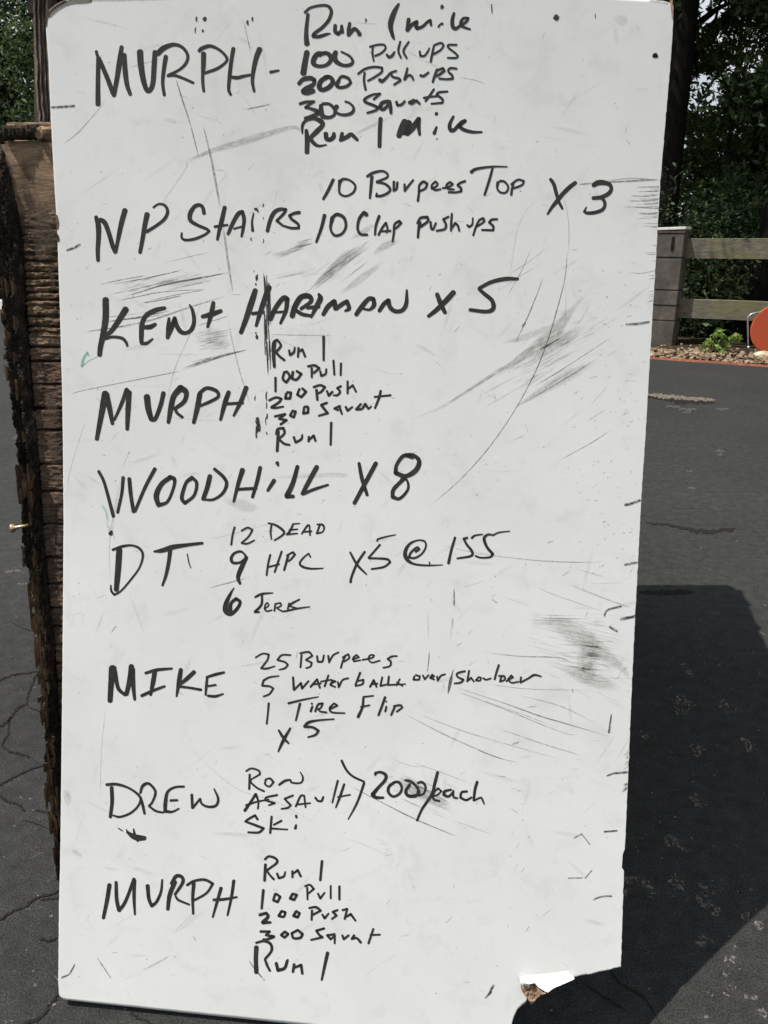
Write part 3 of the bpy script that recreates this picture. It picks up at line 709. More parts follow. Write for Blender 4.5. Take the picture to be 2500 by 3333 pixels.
# rough bark-like outer edge
def bark(name, xo, xi, y0, y1, off0, amp, mat, nx=14, step=3.0, seed=0, thick=0.10):
    rows = int((y1-y0)/step); vs_ = []; fs = []
    for j in range(rows+1):
        y = y0+(y1-y0)*j/rows
        a = lerp_tab(xo, y) + 9*noise.noise(Vector((y*0.03, seed, 0))) + 6*noise.noise(Vector((y*0.13, seed, 3))) + 2*noise.noise(Vector((y*0.4, seed, 6)))
        b_ = lerp_tab(xi, y) + 4*noise.noise(Vector((y*0.05, seed+5, 0)))
        for i in range(-3, nx+1):
            s = max(i, 0)/nx; x = a+(b_-a)*s
            d = off0 + math.sin(math.pi*min(1, s*0.9+0.08))*0.018
            u = x*0.12
            d += amp*(noise.noise(Vector((u*1.6, y*0.018, seed+1))) + 0.7*noise.noise(Vector((u*4.5, y*0.03, seed+2))) + 0.4*noise.noise(Vector((u*8, y*0.09, seed+3))) + 0.2*noise.noise(Vector((u*8, y*0.3, seed+3))))
            p = fp(x, y, d)
            if i < 0: p = fp(x, y, d) + Vector((0.008*(-i), thick*(-i)/3, 0))
            vs_.append(p)
    n = nx+4
    for j in range(rows):
        for i in range(n-1):
            a = j*n+i; fs.append((a, a+n, a+n+1, a+1))
    o = mesh_obj(name, vs_, fs, mat, smooth=False); return child(o, crate)
XM = [(y, lerp_tab(XO, y)*0.55+lerp_tab(XI, y)*0.45) for y in range(400, 2800, 50)]
bark('bark_edge', XO, [(y, x+4) for y, x in XM], 430, 1850, 0.004, 0.012, 'dark_bark', seed=1)
bark('bark_edge', XO, [(y, x+4) for y, x in XM], 1847, 2880, 0.004, 0.013, 'rough_split', seed=1)
bark('split_edge', [(y, x-1) for y, x in XM], [(y, x+6) for y, x in XI], 448, 2880, 0.000, 0.010, 'dark_bark', seed=4, thick=0.03)
# pale freshly split splinters down the edge
rn = random.Random(8)
vs_ = []; fs = []
for k in range(150):
    y = rn.choice([rn.uniform(1500, 1600), rn.uniform(1850, 2750), rn.uniform(1900, 2700), rn.uniform(1750, 2750), rn.uniform(900, 2700)])
    xo, xi = lerp_tab(XO, y), lerp_tab(XI, y); x = xo + (xi-xo)*rn.random()**1.1
    l = rn.uniform(18, 70); w = rn.uniform(1.0, 2.8); sl = rn.gauss(0.075, 0.03); off = rn.uniform(0.024, 0.034)
    b0 = len(vs_)
    vs_ += [fp(x-w, y, off), fp(x+w, y+2, off-0.003), fp(x+sl*l+w*.4, y+l, off-.004), fp(x+sl*l-w*.4, y+l, off), fp(x, y+l*0.4, off-0.02)]
    fs += [(b0, b0+3, b0+2, b0+1), (b0, b0+4, b0+3), (b0+1, b0+2, b0+4), (b0, b0+1, b0+4)]
o = mesh_obj('splinters', vs_, fs, 'split_wood'); child(o, crate); o['kind'] = 'stuff'; o['label'] = 'pale splinters down the broken edge'
# horizontal top rail of the crate
def log(name, x0, x1, yc0, yc1, r, mat, Yc, seed, seg=14):
    bm = bmesh.new(); N = 40; rings = []
    a = at_y(x0, yc0, Yc); b_ = at_y(x1, yc1, Yc)
    for i in range(N+1):
        p = a+(b_-a)*i/N; ring = []
        for k in range(seg):
            an = 2*math.pi*k/seg
            rr = r*(1+0.22*noise.noise(Vector((i*0.35, an*1.3, seed)))+0.12*noise.noise(Vector((i*1.4, an*3, seed))))
            rr *= 1/max(abs(math.cos(an)), abs(math.sin(an)))**0.6
            ring.append(bm.verts.new(p+Vector((0, math.cos(an)*rr*1.1, math.sin(an)*rr))))
        rings.append(ring)
    for i in range(N):
        for k in range(seg): bm.faces.new((rings[i][k], rings[i+1][k], rings[i+1][(k+1) % seg], rings[i][(k+1) % seg]))
    bm.faces.new(rings[0][::-1]); bm.faces.new(rings[-1]); bmesh.ops.recalc_face_normals(bm, faces=bm.faces[:])
    return bm_obj(name, bm, mat, crate, False)
log('top_rail', 14, 128, 432, 430, 0.0125, 'dark_bark', YF+0.085, 1); log('top_rail', 128, 330, 436, 430, 0.0125, 'old_timber', YF+0.085, 2)
log('top_rail', 26, 330, 410, 407, 0.006, 'old_timber', YF+0.09, 3)
bm = bmesh.new(); q = at_y(127, 441, YF+0.065); tube(bm, [q+Vector((0, 0.02, 0)), q], [0.010, 0.007], 12); bm_obj('knot', bm, 'split_wood', crate)
# brass nail sticking out of the edge
bm = bmesh.new(); a = fp(120, 1700, 0.03); b_ = fp(88, 1706, 0.034); h0 = fp(82, 1707, 0.034); h1 = fp(71, 1709, 0.035)
tube(bm, [a, b_, h0, (h0*0.4+h1*0.6), h1], [0.0034, 0.0036, 0.0042, 0.0098, 0.0102], 14); bm_obj('brass_screw', bm, 'brass', crate, True)

# fluted upright behind the upper left corner
post = empty('fluted_post', at_y(140, 405, YF+0.13)); setp(post, 'grey brown grooved wooden post rising from the crate beside the board upper left corner', 'post')
PL = [(-420, 97), (0, 108), (60, 109), (150, 112), (260, 115), (300, 117), (340, 119), (365, 124), (400, 127)]
PR = [(-420, 150), (0, 155), (150, 156), (250, 161), (400, 168)]
def pp_(x, y, off): return at_y(x, y, YF+0.13-off)
bnd = [0, 0.24, 0.27, 0.47, 0.50, 0.73, 0.76, 1.0]
nb = 4
for q in range(nb):
    s0, s1 = [(0, 0.24), (0.26, 0.48), (0.50, 0.73), (0.75, 1.0)][q]
    rows = 150; nx = 8; vs_ = []; fs = []
    for j in range(rows+1):
        y = -420+(400-(-420))*j/rows
        l = lerp_tab(PL, y) + (2.5*noise.noise(Vector((y*0.05, 1, 0)))+1.6*noise.noise(Vector((y*0.3, 1, 0))))*(1 if q == 0 else 0); r_ = lerp_tab(PR, y)+6
        for i in range(nx+1):
            s = s0+(s1-s0)*i/nx; x = l+(r_-l)*s
            if q == 1: x += 0
            t = i/nx
            d = 0.010*math.sin(math.pi*t)**0.5 + 0.004*noise.noise(Vector((x*0.15, y*0.02, q))) + 0.002*noise.noise(Vector((x*0.5, y*0.15, q))) + [0.0, 0.003, 0.001, 0.004][q]
            if t in (0.0, 1.0): d = -0.006
            vs_.append(pp_(x, y, d))
    for j in range(rows):
        for i in range(nx):
            a = j*(nx+1)+i; fs.append((a, a+nx+1, a+nx+2, a+1))
    o = mesh_obj('flute', vs_, fs, 'grey_post', smooth=True); child(o, post)
bm = bmesh.new(); a0 = pp_(112, 404, -0.03); b0 = pp_(174, 404, -0.03); tp = pp_(106, -420, -0.03); tq = pp_(156, -420, -0.03)
vv = [bm.verts.new(p) for p in (a0, b0, tq, tp)] + [bm.verts.new(p+Vector((0, 0.07, 0))) for p in (a0, b0, tq, tp)]
for f in ((0, 1, 2, 3), (7, 6, 5, 4), (0, 4, 5, 1), (1, 5, 6, 2), (2, 6, 7, 3), (3, 7, 4, 0)): bm.faces.new([vv[i] for i in f])
bm_obj('post_core', bm, 'grey_post', post)
# dark plank behind the top corner
bm = bmesh.new()
za = at_y(170, 36, YF+0.20).z
rbox(bm, (-0.30, YF+0.21, za+0.10), (Vector((1, 0, 0)), Vector((0, 1, 0)), Zv), (0.42, 0.018, 0.11), bev=0.004)
o = bm_obj('cross_plank', bm, 'dark_bark', post)

# ------------------------------------------------------------------ the white board
board = empty('whiteboard', board_pt(1100, 3250))
setp(board, 'tall scuffed white board covered in black handwritten workouts, leaning on the timber crate', 'board')
XL = [(-60, 152), (60, 150), (100, 150), (200, 158), (350, 164), (430, 168), (600, 177), (760, 187), (860, 190), (1000, 195), (1150, 199), (1300, 203), (1450, 205), (1700, 207), (2000, 205), (2200, 203),
      (2400, 201), (2640, 198), (2800, 196), (2950, 192), (3200, 190), (3235, 192), (3248, 197), (3270, 200)]
XR = [(-60, 2190), (20, 2192), (100, 2190), (200, 2183), (400, 2166), (600, 2149), (760, 2140), (920, 2131), (1080, 2121), (1250, 2111), (1440, 2100), (1600, 2089), (1830, 2077), (2000, 2068), (2150, 2061),
      (2300, 2054), (2500, 2046), (2700, 2037), (2765, 2034), (2768, 2029), (2826, 2024), (2829, 2031), (3000, 2026), (3148, 2021), (3300, 2016)]
YT = [(148, 62), (153, 46), (160, 33), (175, 20), (195, 8), (218, -3), (260, -8), (500, -14), (1200, -26), (1900, -14), (2110, -2), (2160, 3), (2180, 9), (2191, 20)]
YB = [(190, 3238), (196, 3250), (205, 3254), (500, 3286), (1000, 3338), (1600, 3408), (1645, 3410), (1660, 3380), (1668, 3333), (1674, 3312), (1684, 3290), (1700, 3272), (1714, 3262), (1720, 3248), (1723, 3206), (1800, 3176), (1854, 3168), (1859, 3174),
      (1868, 3182), (1880, 3178), (1905, 3172), (1925, 3171), (1950, 3163), (1985, 3157), (2000, 3151), (2021, 3147)]
def jag(y, s, amp=1.6): return amp*(noise.noise(Vector((y*0.055, s, 0)))+0.7*noise.noise(Vector((y*0.21, s+7, 0))))
NY = 330
cols = sorted(set([i/64 for i in range(65)] + [(x-190)/1831 for x in range(1640, 2022, 5)] + [0.002, 0.005, 0.01, 0.02, 0.03, 0.985, 0.99, 0.996]))
NX = len(cols)
def bxy(s, t):
    x0 = 192+1829*s if s < 0.9999 else 2021
    yt = lerp_tab(YT, 150+2041*s); yb = lerp_tab(YB, x0) + (jag(x0*1.6, 3, 2.6) if x0 > 1690 else jag(x0, 4, 0.5))
    y = yt+(3060-yt)*t/0.92 if t < 0.92 else 3060+(yb-3060)*(t-0.92)/0.08
    xl = lerp_tab(XL, y)+jag(y, 1, 0.9)*(1-s); xr = lerp_tab(XR, y)+jag(y, 2, 1.7)*s
    return xl+(xr-xl)*s, y
# iterate so that the lower outline lands on the traced columns
vs_ = []; fs = []; mi = []
grid = [[bxy(s, j/NY) for s in cols] for j in range(NY+1)]
TH = 0.009
for row in grid:
    for x, y in row: vs_.append(board_pt(x, y))
nv = len(vs_)
for row in grid:
    for x, y in row:
        p = board_pt(x, y); vs_.append(p - BN*TH)
for j in range(NY):
    for i in range(NX-1):
        a = j*NX+i; fs.append((a, a+NX, a+NX+1, a+1)); mi.append(0); fs.append((nv+a, nv+a+1, nv+a+NX+1, nv+a+NX)); mi.append(1)
for j in range(NY):
    a = j*NX; fs.append((a, nv+a, nv+a+NX, a+NX)); mi.append(1)
    a = j*NX+NX-1; fs.append((a, a+NX, nv+a+NX, nv+a)); mi.append(1)
for i in range(NX-1):
    a = i; fs.append((a, a+1, nv+a+1, nv+a)); mi.append(1)
    a = NY*NX+i; fs.append((a, nv+a, nv+a+1, a+1)); mi.append(1)
me = bpy.data.meshes.new('panel'); me.from_pydata([tuple(v) for v in vs_], [], fs)
me.materials.append(MATS['white_sheet']); me.materials.append(MATS['sheet_edge']); me.polygons.foreach_set('material_index', mi)
me.polygons.foreach_set('use_smooth', [k == 0 for k in mi])
panel = bpy.data.objects.new('panel', me); C.objects.link(panel); child(panel, board)

# bent flap and torn fibre at the broken lower right corner
def patch(name, top, bot, offt, offb, mat, rows=10, rough=0.0, curl=0.0):
    """strip between two px polylines, offsets in metres off the board"""
    n = 46; vs_ = []; fs = []
    def samp(pl, t):
        L = [0]
        for a, b_ in zip(pl, pl[1:]): L.append(L[-1]+math.dist(a, b_))
        q = t*L[-1]
        for i in range(len(pl)-1):
            if q <= L[i+1] or i == len(pl)-2:
                k = (q-L[i])/max(1e-6, L[i+1]-L[i]); return (pl[i][0]+(pl[i+1][0]-pl[i][0])*k, pl[i][1]+(pl[i+1][1]-pl[i][1])*k)
    for j in range(rows+1):
        for i in range(n+1):
            a = samp(top, i/n); b_ = samp(bot, i/n); t = j/rows
            x = a[0]+(b_[0]-a[0])*t; y = a[1]+(b_[1]-a[1])*t
            if j == rows: y += jag(x, 5, 2.0)
            off = offt+(offb-offt)*t + curl*math.sin(t*math.pi)
            if rough: off += rough*noise.noise(Vector((x*0.11, y*0.11, 2))) + rough*0.6*noise.noise(Vector((x*0.4, y*0.4, 2)))
            vs_.append(board_pt(x, y, off))
    for j in range(rows):
        for i in range(n):
            a = j*(n+1)+i; fs.append((a, a+n+1, a+n+2, a+1))
    o = mesh_obj(name, vs_, fs, mat, smooth=not rough); child(o, board); return o
patch('torn_flap', [(1689, 3173), (1692, 3178), (1730, 3173), (1780, 3168), (1853, 3159), (1856, 3168), (1866, 3174)],
      [(1695, 3198), (1722, 3203), (1741, 3200), (1752, 3214), (1783, 3231), (1800, 3218), (1822, 3208), (1850, 3196), (1870, 3186)], 0.0008, 0.0125, 'white_sheet', 14)
patch('torn_fibre', [(1694, 3196), (1722, 3200), (1745, 3196), (1760, 3214), (1784, 3228)],
      [(1697, 3222), (1708, 3240), (1722, 3256), (1729, 3270), (1741, 3261), (1746, 3250), (1760, 3240), (1775, 3230)], -0.004, 0.012, 'torn_fibre', 22, 0.005)
patch('torn_fibre', [(1745, 3212), (1760, 3222), (1781, 3232)], [(1752, 3232), (1762, 3238), (1776, 3233)], 0.008, 0.018, 'torn_fibre', 8, 0.003)
# screw hole
hx, hy = 2133, 180
bm = bmesh.new(); p = board_pt(hx, hy, 0.0006); ring = []
vsn = [bm.verts.new(board_pt(hx+math.cos(a)*9*(1+0.2*math.sin(3*a)), hy+math.sin(a)*9*(1+0.15*math.cos(2*a)), 0.0006)) for a in [2*math.pi*k/20 for k in range(20)]]
f = bm.faces.new(vsn); bmesh.ops.recalc_face_normals(bm, faces=[f]); bm_obj('screw_hole', bm, 'crack_dark', board)

# ------------------------------------------------------------------ marks on the board
LAYER = [0]
class Marks:
    def __init__(s, surf=None):
        s.surf = surf; s.v = []; s.f = []; s.uv = []; s.al = []
    def stroke(s, pts, alpha=1.0, fade=0.0, off=0.00035, cap=True, n=7, mppw=None, ends=None):
        """pts = [(x, y, w[, alpha])] source px"""
        LAYER[0] += 1; off = off + (LAYER[0] % 60)*0.000004
        # split at sharp corners so that the ribbon never folds over itself
        runs = []; cur = [pts[0]]
        for i in range(1, len(pts)):
            cur.append(pts[i])
            if 0 < i < len(pts)-1:
                a = Vector((pts[i][0]-pts[i-1][0], pts[i][1]-pts[i-1][1])); b_ = Vector((pts[i+1][0]-pts[i][0], pts[i+1][1]-pts[i][1]))
                if a.length > 1e-6 and b_.length > 1e-6 and a.angle(b_) > R(78): runs.append(cur); cur = [pts[i]]
        runs.append(cur)
        for ri, run in enumerate(runs):
            P = catmull([q[:3] for q in run], n)
            if len(P) < 2: continue
            base = len(s.v); L = 0; N = len(P); seed = random.random()*50
            if cap:      # rounded ends
                def capped(p0, p1, k0):
                    dx, dy = p0[0]-p1[0], p0[1]-p1[1]; d = math.hypot(dx, dy) or 1; r = p0[2]*0.5
                    return [(p0[0]+dx/d*r*q*0.8, p0[1]+dy/d*r*q*0.8, p0[2]*math.sqrt(max(0.02, 1-q*q))) for q in (0.5, 0.85, 1.0)]
                P = capped(P[0], P[1], 0)[::-1] + P + capped(P[-1], P[-2], 1)
            N = len(P)
            for i, (x, y, w) in enumerate(P):
                a = P[max(i-1, 0)]; b_ = P[min(i+1, N-1)]
                tx, ty = b_[0]-a[0], b_[1]-a[1]; d = math.hypot(tx, ty) or 1; nx, ny = -ty/d, tx/d
                if i: L += math.hypot(x-P[i-1][0], y-P[i-1][1])
                jw = 1+0.05*noise.noise(Vector((x*0.09, y*0.09, 1)))
                h = w*0.5*jw
                t = i/(N-1)
                e = 1.0
                if fade: e = min(1.0, t/fade, (1-t)/fade)
                for k, q in enumerate((1, 0.5, -0.5, -1)):
                    yy = y+ny*h*q; xx = min(x+nx*h*q, lerp_tab(XR, yy)-2)
                    s.v.append(s.surf(x+nx*h*q, yy, off) if s.surf else board_pt(xx, yy, off))
                    s.uv.append((L*0.0008+seed, k/3*w*0.012+seed*3))
                    ea = e*alpha*(1 if (ends is None or abs(q) < 1) else ends)
                    s.al.append(ea)
            for i in range(N-1):
                for k in range(3):
                    a = base+4*i+k; s.f.append((a, a+1, a+5, a+4))
    def build(s, name, mat, label=None, kind=None, parent=None):
        if not s.v: return None
        me = bpy.data.meshes.new(name); me.from_pydata([tuple(v) for v in s.v], [], s.f); me.materials.append(MATS[mat])
        uvl = me.uv_layers.new(name='UVMap'); 
        idx = [0]*len(me.loops); me.loops.foreach_get('vertex_index', idx)
        flat = []
        for i in idx: flat += s.uv[i]
        uvl.data.foreach_set('uv', flat)
        at = me.attributes.new('alpha', 'FLOAT', 'POINT'); at.data.foreach_set('value', s.al)
        o = bpy.data.objects.new(name, me); C.objects.link(o); child(o, parent or board)
        if label: o['label'] = label
        if kind: o['kind'] = kind
        return o
def write(block, words):
    """block = (x0, y0, scale); words = {text: 'x,y,w x,y,w / x,y,w ...'}"""
    x0, y0, k = block
    for text, data in words:
        mk = Marks()
        for st in data.split('/'):
            pts = []; w = 10
            for tok in st.split():
                q = [float(a) for a in tok.split(',')]
                if len(q) == 3: w = q[2]
                pts.append((x0+q[0]*k, y0+q[1]*k, w*k*1.02+0.9))
            if len(pts) == 1: pts.append((pts[0][0]+1.5, pts[0][1]+1, pts[0][2]))
            mk.stroke(pts)
        mk.build('handwriting', 'marker_ink', 'black marker handwriting reading '+text)

write((280, 100, .36166), [('MURPH on the first row',
 '92,185,24 102,225,26/112,245,38 108,400,38 107,540,40 108,662,42/115,245,34 160,350,38 205,460,40 240,560,38/250,580,38 275,450,40 300,290,46 320,145,34/345,215,36 352,360,44 370,490,38 398,572,30/'
 '486,188,54 493,300,52 515,440,46 545,530,40 575,535,40 602,470,42 612,330,44 620,190,40/645,205,46 700,155,46 790,124,32 868,150,26 915,220,26 900,290,26 840,350,22 740,400,24/735,405,22 800,402,24 880,430,22 965,468,22/'
 '718,232,38 700,350,34 690,470,28 704,578,26/1018,180,30 1050,155,34 1120,137,28 1205,175,22 1265,240,24 1255,285,22 1180,340,26 1070,380,24/1058,205,42 1056,320,40 1050,400,28 1052,480,26 1060,545,22/'
 '1326,160,34 1305,290,32 1290,430,32 1284,530,26 1302,574,24/1305,415,26 1360,422,30 1420,408,26 1485,396,20/1562,165,46 1530,250,42 1505,370,34 1498,460,28 1513,545,22')])
write((800, 0, .5425), [('a dash', '148,432,16 175,427,14 198,422,11')])
write((940, 0, .42194), [
 ('Run 1 Mile at the top', '125,95,20 165,60,18 240,42,18 300,45,20 328,85,24 310,150,26 260,210,24 200,255,26 188,278,28 230,282,26 290,264,20 320,258,8/148,110,24 136,220,28 135,290,34 140,338,40/'
  '358,195,26 358,242,28 382,260,28 405,236,26 408,198,20/412,205,14 415,250,22/470,178,22 462,230,28 462,270,28/466,268,22 500,225,28 525,232,24 548,266,30/848,30,16 815,90,36 790,160,40 785,210,34 800,270,26 812,300,14/'
  '925,148,28 914,232,28/916,235,22 955,185,24 988,166,24 982,200,30 990,218,26 1030,205,22 1070,168,20 1092,155,20 1098,195,16/1155,205,16 1168,188,12 1185,182,20/'
  '1275,100,18 1262,150,26 1264,200,28 1285,220,26 1320,200,20 1368,168,20 1384,140,20 1350,140,20 1330,165,22 1328,195,20 1360,212,18 1400,225,12'),
 ('100', '140,402,40 125,480,42 112,565,44/280,412,24 225,415,36 196,450,38 190,488,34 230,510,26 290,500,26 325,460,32 310,420,32 272,406,22 240,432,16/362,402,34 352,435,40 368,475,34 420,503,24 475,498,26 494,470,20 465,430,15 405,398,13'),
 ('200', '78,645,28 110,612,32 165,602,34 198,615,28 190,650,30 140,685,46 112,705,42 145,713,40 190,700,34/300,592,30 250,622,34 235,668,38 260,692,32 310,672,34 340,630,34 320,596,28 280,590,20 258,618,18/385,622,28 370,655,30 395,674,22 445,665,24 478,638,20 460,604,22 412,589,22 385,612,18'),
 ('300', '85,800,20 130,787,22 195,782,18 150,812,18 128,828,20 165,836,20 215,855,30 228,872,32 185,895,30 125,912,22/248,812,28 250,860,38 262,895,34 310,905,24 350,885,22 352,840,24 312,802,20 262,800,22/370,820,34 358,850,24 385,878,18 440,885,22 488,868,24 500,830,18 470,795,14 435,782,13'),
 ('Pull ups', '625,360,14 680,345,14 735,345,14 745,375,14 710,410,14 665,430,14/650,350,14 645,410,14 655,470,12/755,420,16 775,440,20 800,425,20 815,400,14/860,320,14 845,390,16 865,445,14/925,322,14 885,390,16 910,448,14/'
  '1010,395,14 1015,430,16 1045,430,14 1070,400,14 1085,370,9/1120,350,14 1105,420,16 1095,475,16/1125,345,14 1175,330,14 1195,350,14 1170,385,14 1110,420,14/1295,345,14 1235,345,14 1230,365,14 1280,405,14 1305,430,14 1290,445,14 1225,445,12'),
 ('Pushups', '535,568,16 590,530,16 660,515,16 720,522,16 715,555,16 660,595,16 610,622,14/585,560,16 580,620,16 592,690,18/700,615,26 722,625,24 760,590,18 785,562,16 830,545,13/790,560,14 800,590,16 850,605,16 862,620,16 812,652,14/'
  '915,525,14 905,570,18 893,612,20/893,612,16 925,580,16 950,590,16 960,615,14/1015,580,18 1040,585,18 1078,558,14/1145,535,18 1125,585,18 1110,632,16/1135,545,16 1190,525,16 1200,545,18 1160,575,18 1125,590,16/1295,528,14 1245,525,16 1230,550,14 1260,580,16 1265,605,16 1220,610,14 1160,605,14'),
 ('Squats', '655,765,16 705,722,16 645,730,16 590,760,20 590,785,20 650,810,20 690,830,22 670,850,18 605,870,15/770,780,24 722,792,28 702,828,28 730,842,24 778,800,20/780,780,20 785,830,26 788,872,20/830,785,20 838,812,18 870,805,18 895,780,16/'
  '965,770,20 928,790,20 950,798,16 985,775,18 1010,800,16/1120,688,16 1085,740,18 1055,780,16/1042,755,16 1100,745,16 1165,742,11/1225,705,14 1160,712,18 1140,730,18 1185,765,18 1185,793,16 1100,800,14'),
 ('Run 1 Mile below', '105,1030,10 105,970,22 130,932,22 190,915,24 240,930,36 262,962,32 220,1010,38 172,1062,30 190,1100,28 230,1125,20 290,1117,9/135,1005,26 142,1070,36 140,1175,34/285,1030,34 292,1068,34 320,1076,32 345,1055,34 348,1028,24/'
  '412,1028,26 402,1080,32/400,1082,24 450,1055,32 480,1036,28 508,1058,26 530,1080,20/708,914,30 702,1030,30 700,1130,28/895,935,44 870,990,46 850,1048,40/880,1020,50 925,945,46 912,1030,40 960,980,44 1003,915,32 1003,990,26 1010,1038,20/'
  '1137,876,26/1140,980,16 1122,1028,26/1142,1070,8/1270,898,18 1242,958,26 1246,998,30 1275,1002,28 1328,945,24 1362,930,24 1340,950,24 1312,970,28 1350,1000,26 1420,1018,22 1490,1018,13')])
write((280, 640, .434), [('NP Stairs',
 '75,152,26 92,215,38 94,300,34 88,400,30 90,478,26/105,172,30 140,195,34 170,270,32 200,370,32 218,418,24/222,418,22 240,320,28 265,200,36 292,102,38/458,132,38 440,220,34 425,310,30 405,418,26/'
 '505,80,14 545,55,14 590,65,18 612,110,22 590,165,24 530,215,22 455,262,24/885,125,26 875,80,24 848,62,26 810,78,28 780,130,32 785,180,28 840,215,22 900,240,20 925,258,16 890,285,18 820,315,20 750,325,18 718,308,16 718,272,12/'
 '1040,80,28 1020,170,32 1000,250,26 985,322,18/965,225,18 1010,218,18 1062,212,14/1065,280,22 1100,200,28 1140,130,30 1172,112,26 1185,170,26 1178,240,22 1166,298,16/1110,240,14 1140,232,12 1180,222,14/'
 '1256,125,10 1245,190,14 1250,255,20/1268,92,16 1280,95,16 1292,115,7/1360,258,24 1380,180,28 1410,120,30 1450,95,26 1500,95,20 1480,130,20 1430,180,18 1470,212,16/1600,118,24 1560,125,22 1525,142,20 1545,170,20 1590,205,18 1595,235,18 1540,235,18 1472,216,14')])
write((1000, 500, .434), [('10 Burpees Top',
 '195,195,22 155,280,22 120,340,18/245,205,28 240,250,16 245,298,16 290,318,14 345,290,16 360,240,16 320,200,14 270,190,18 250,208,22/450,170,18 490,145,20 560,130,16 600,150,16 595,180,16 520,210,14/520,214,14 580,225,16 620,260,18 610,290,18 560,315,18 518,318,16 522,297,12/'
 '485,172,24 478,250,20 470,333,16/650,210,18 648,278,16/648,280,12 670,262,16 676,215,16/730,230,16 732,278,18/732,280,14 760,240,16 795,198,14/830,353,18 838,290,16 840,240,16 870,210,18 900,225,16 885,260,16 835,285,14/'
 '932,262,12 935,235,14 962,208,14 978,228,14 960,250,14 932,256,14 960,272,14 1000,266,13/1015,258,12 1060,250,14 1092,228,14 1070,212,14 1045,235,16 1055,262,14 1100,268,12/1185,205,16 1145,220,16 1128,236,16 1152,258,18 1155,282,16 1110,290,14 1060,288,14/'
 '1230,138,24 1262,116,20 1340,102,16 1420,96,12 1500,98,7/1390,110,16 1365,200,18 1330,308,16/1430,215,22 1425,260,14 1450,290,14 1490,290,14 1508,250,14 1480,210,14 1445,204,16/1545,225,16 1535,270,16 1530,308,16/1530,230,14 1580,195,14 1625,205,14 1610,235,14 1545,260,14'),
 ('10 Clap pushups', '130,462,26 105,560,22 68,662,17/188,482,30 175,560,18 205,612,18 260,600,18 290,545,18 275,480,22 225,455,24 192,475,22/445,458,30 425,440,24 390,490,22 378,560,18 400,603,18 450,608,16/540,467,20 515,540,18 508,608,14/'
 '535,608,16 560,560,16 590,518,16 602,560,14 595,590,14/560,582,12 625,578,14/640,658,14 650,590,16 655,530,16 690,505,18 705,520,16 670,555,14 650,565,12/830,628,16 835,570,18 845,515,24/825,522,14 850,482,18 900,475,20 905,505,18 850,548,18/'
 '925,512,16 930,560,16 945,568,14 965,520,14/1060,472,14 1020,492,16 1040,530,18 1030,565,16 970,578,14/1085,450,14 1080,520,16 1078,578,14/1080,565,12 1110,520,16 1130,540,16 1140,578,14/1200,535,14 1215,550,16 1238,530,14 1242,482,11/'
 '1245,613,14 1265,550,16 1290,500,16 1320,485,18 1325,510,16 1275,545,14/1425,492,16 1385,495,18 1365,515,18 1395,545,18 1395,575,16 1310,572,14')])
write((1700, 520, .217), [('X 3', '425,292,46 475,370,52 510,500,50 545,620,44 602,732,32/798,342,54 700,420,60 600,520,58 520,620,60 440,720,44 380,815,26/1070,382,64 1130,347,76 1220,342,72 1310,372,58 1335,440,52 1290,510,60 1180,562,56 1062,574,52/1180,565,46 1225,610,46 1240,680,46 1200,750,50 1090,790,50 980,798,44 930,778,36 962,708,14')])
write((280, 860, .434), [('KENt', '147,265,46 147,400,46 130,520,44 108,620,38 102,680,34/298,338,46 240,430,40 190,500,34 140,545,24/145,560,18 200,545,20 270,555,22 300,585,20 310,612,16/590,328,26 520,345,34 450,385,34 420,450,34 415,540,34 415,585,28/415,592,24 455,592,24 500,560,12/'
 '430,472,28 480,470,34 520,450,24/622,405,18 618,470,32 612,552,26/618,545,18 640,480,34 665,402,26 680,460,32 710,505,32 750,515,26 790,490,30 810,430,28 800,350,24 778,305,12/955,288,28 940,370,34 912,470,20/872,393,26 940,375,38 1012,350,28'),
 ('the H of Hartman', '1270,195,36 1240,290,44 1200,410,38 1162,512,30/1372,172,40 1330,290,38 1300,380,32 1276,462,20/1248,370,24 1330,360,22')])
write((760, 860, .5787), [('ARtMAN x 5', '207,308,26 240,240,26 280,190,26 302,195,26 295,260,22 264,332,14/240,270,12 300,266,14/330,292,28 345,240,30 380,185,30 425,180,28 435,210,22 380,250,18/355,262,20 390,282,20 440,290,16/480,168,14 488,195,30 460,250,24 437,298,12/415,245,18 480,238,20/'
 '505,282,22 530,240,26 567,208,26 575,250,26/577,250,22 610,225,24 638,208,22 650,248,22 628,262,12/690,283,22 720,240,26 760,195,24 787,195,22 790,230,24 765,255,14 730,250,12/820,262,20 845,225,24 872,202,22 880,240,24 910,264,22 950,258,22 972,220,22 975,145,10/'
 '1145,168,22 1165,220,26 1190,272,20/1238,158,28 1190,210,28 1140,258,24 1097,292,18/1600,82,14 1530,82,22 1450,100,20 1382,135,18/1380,138,16 1410,165,20 1455,205,22 1460,250,24 1420,266,20 1330,256,18')])
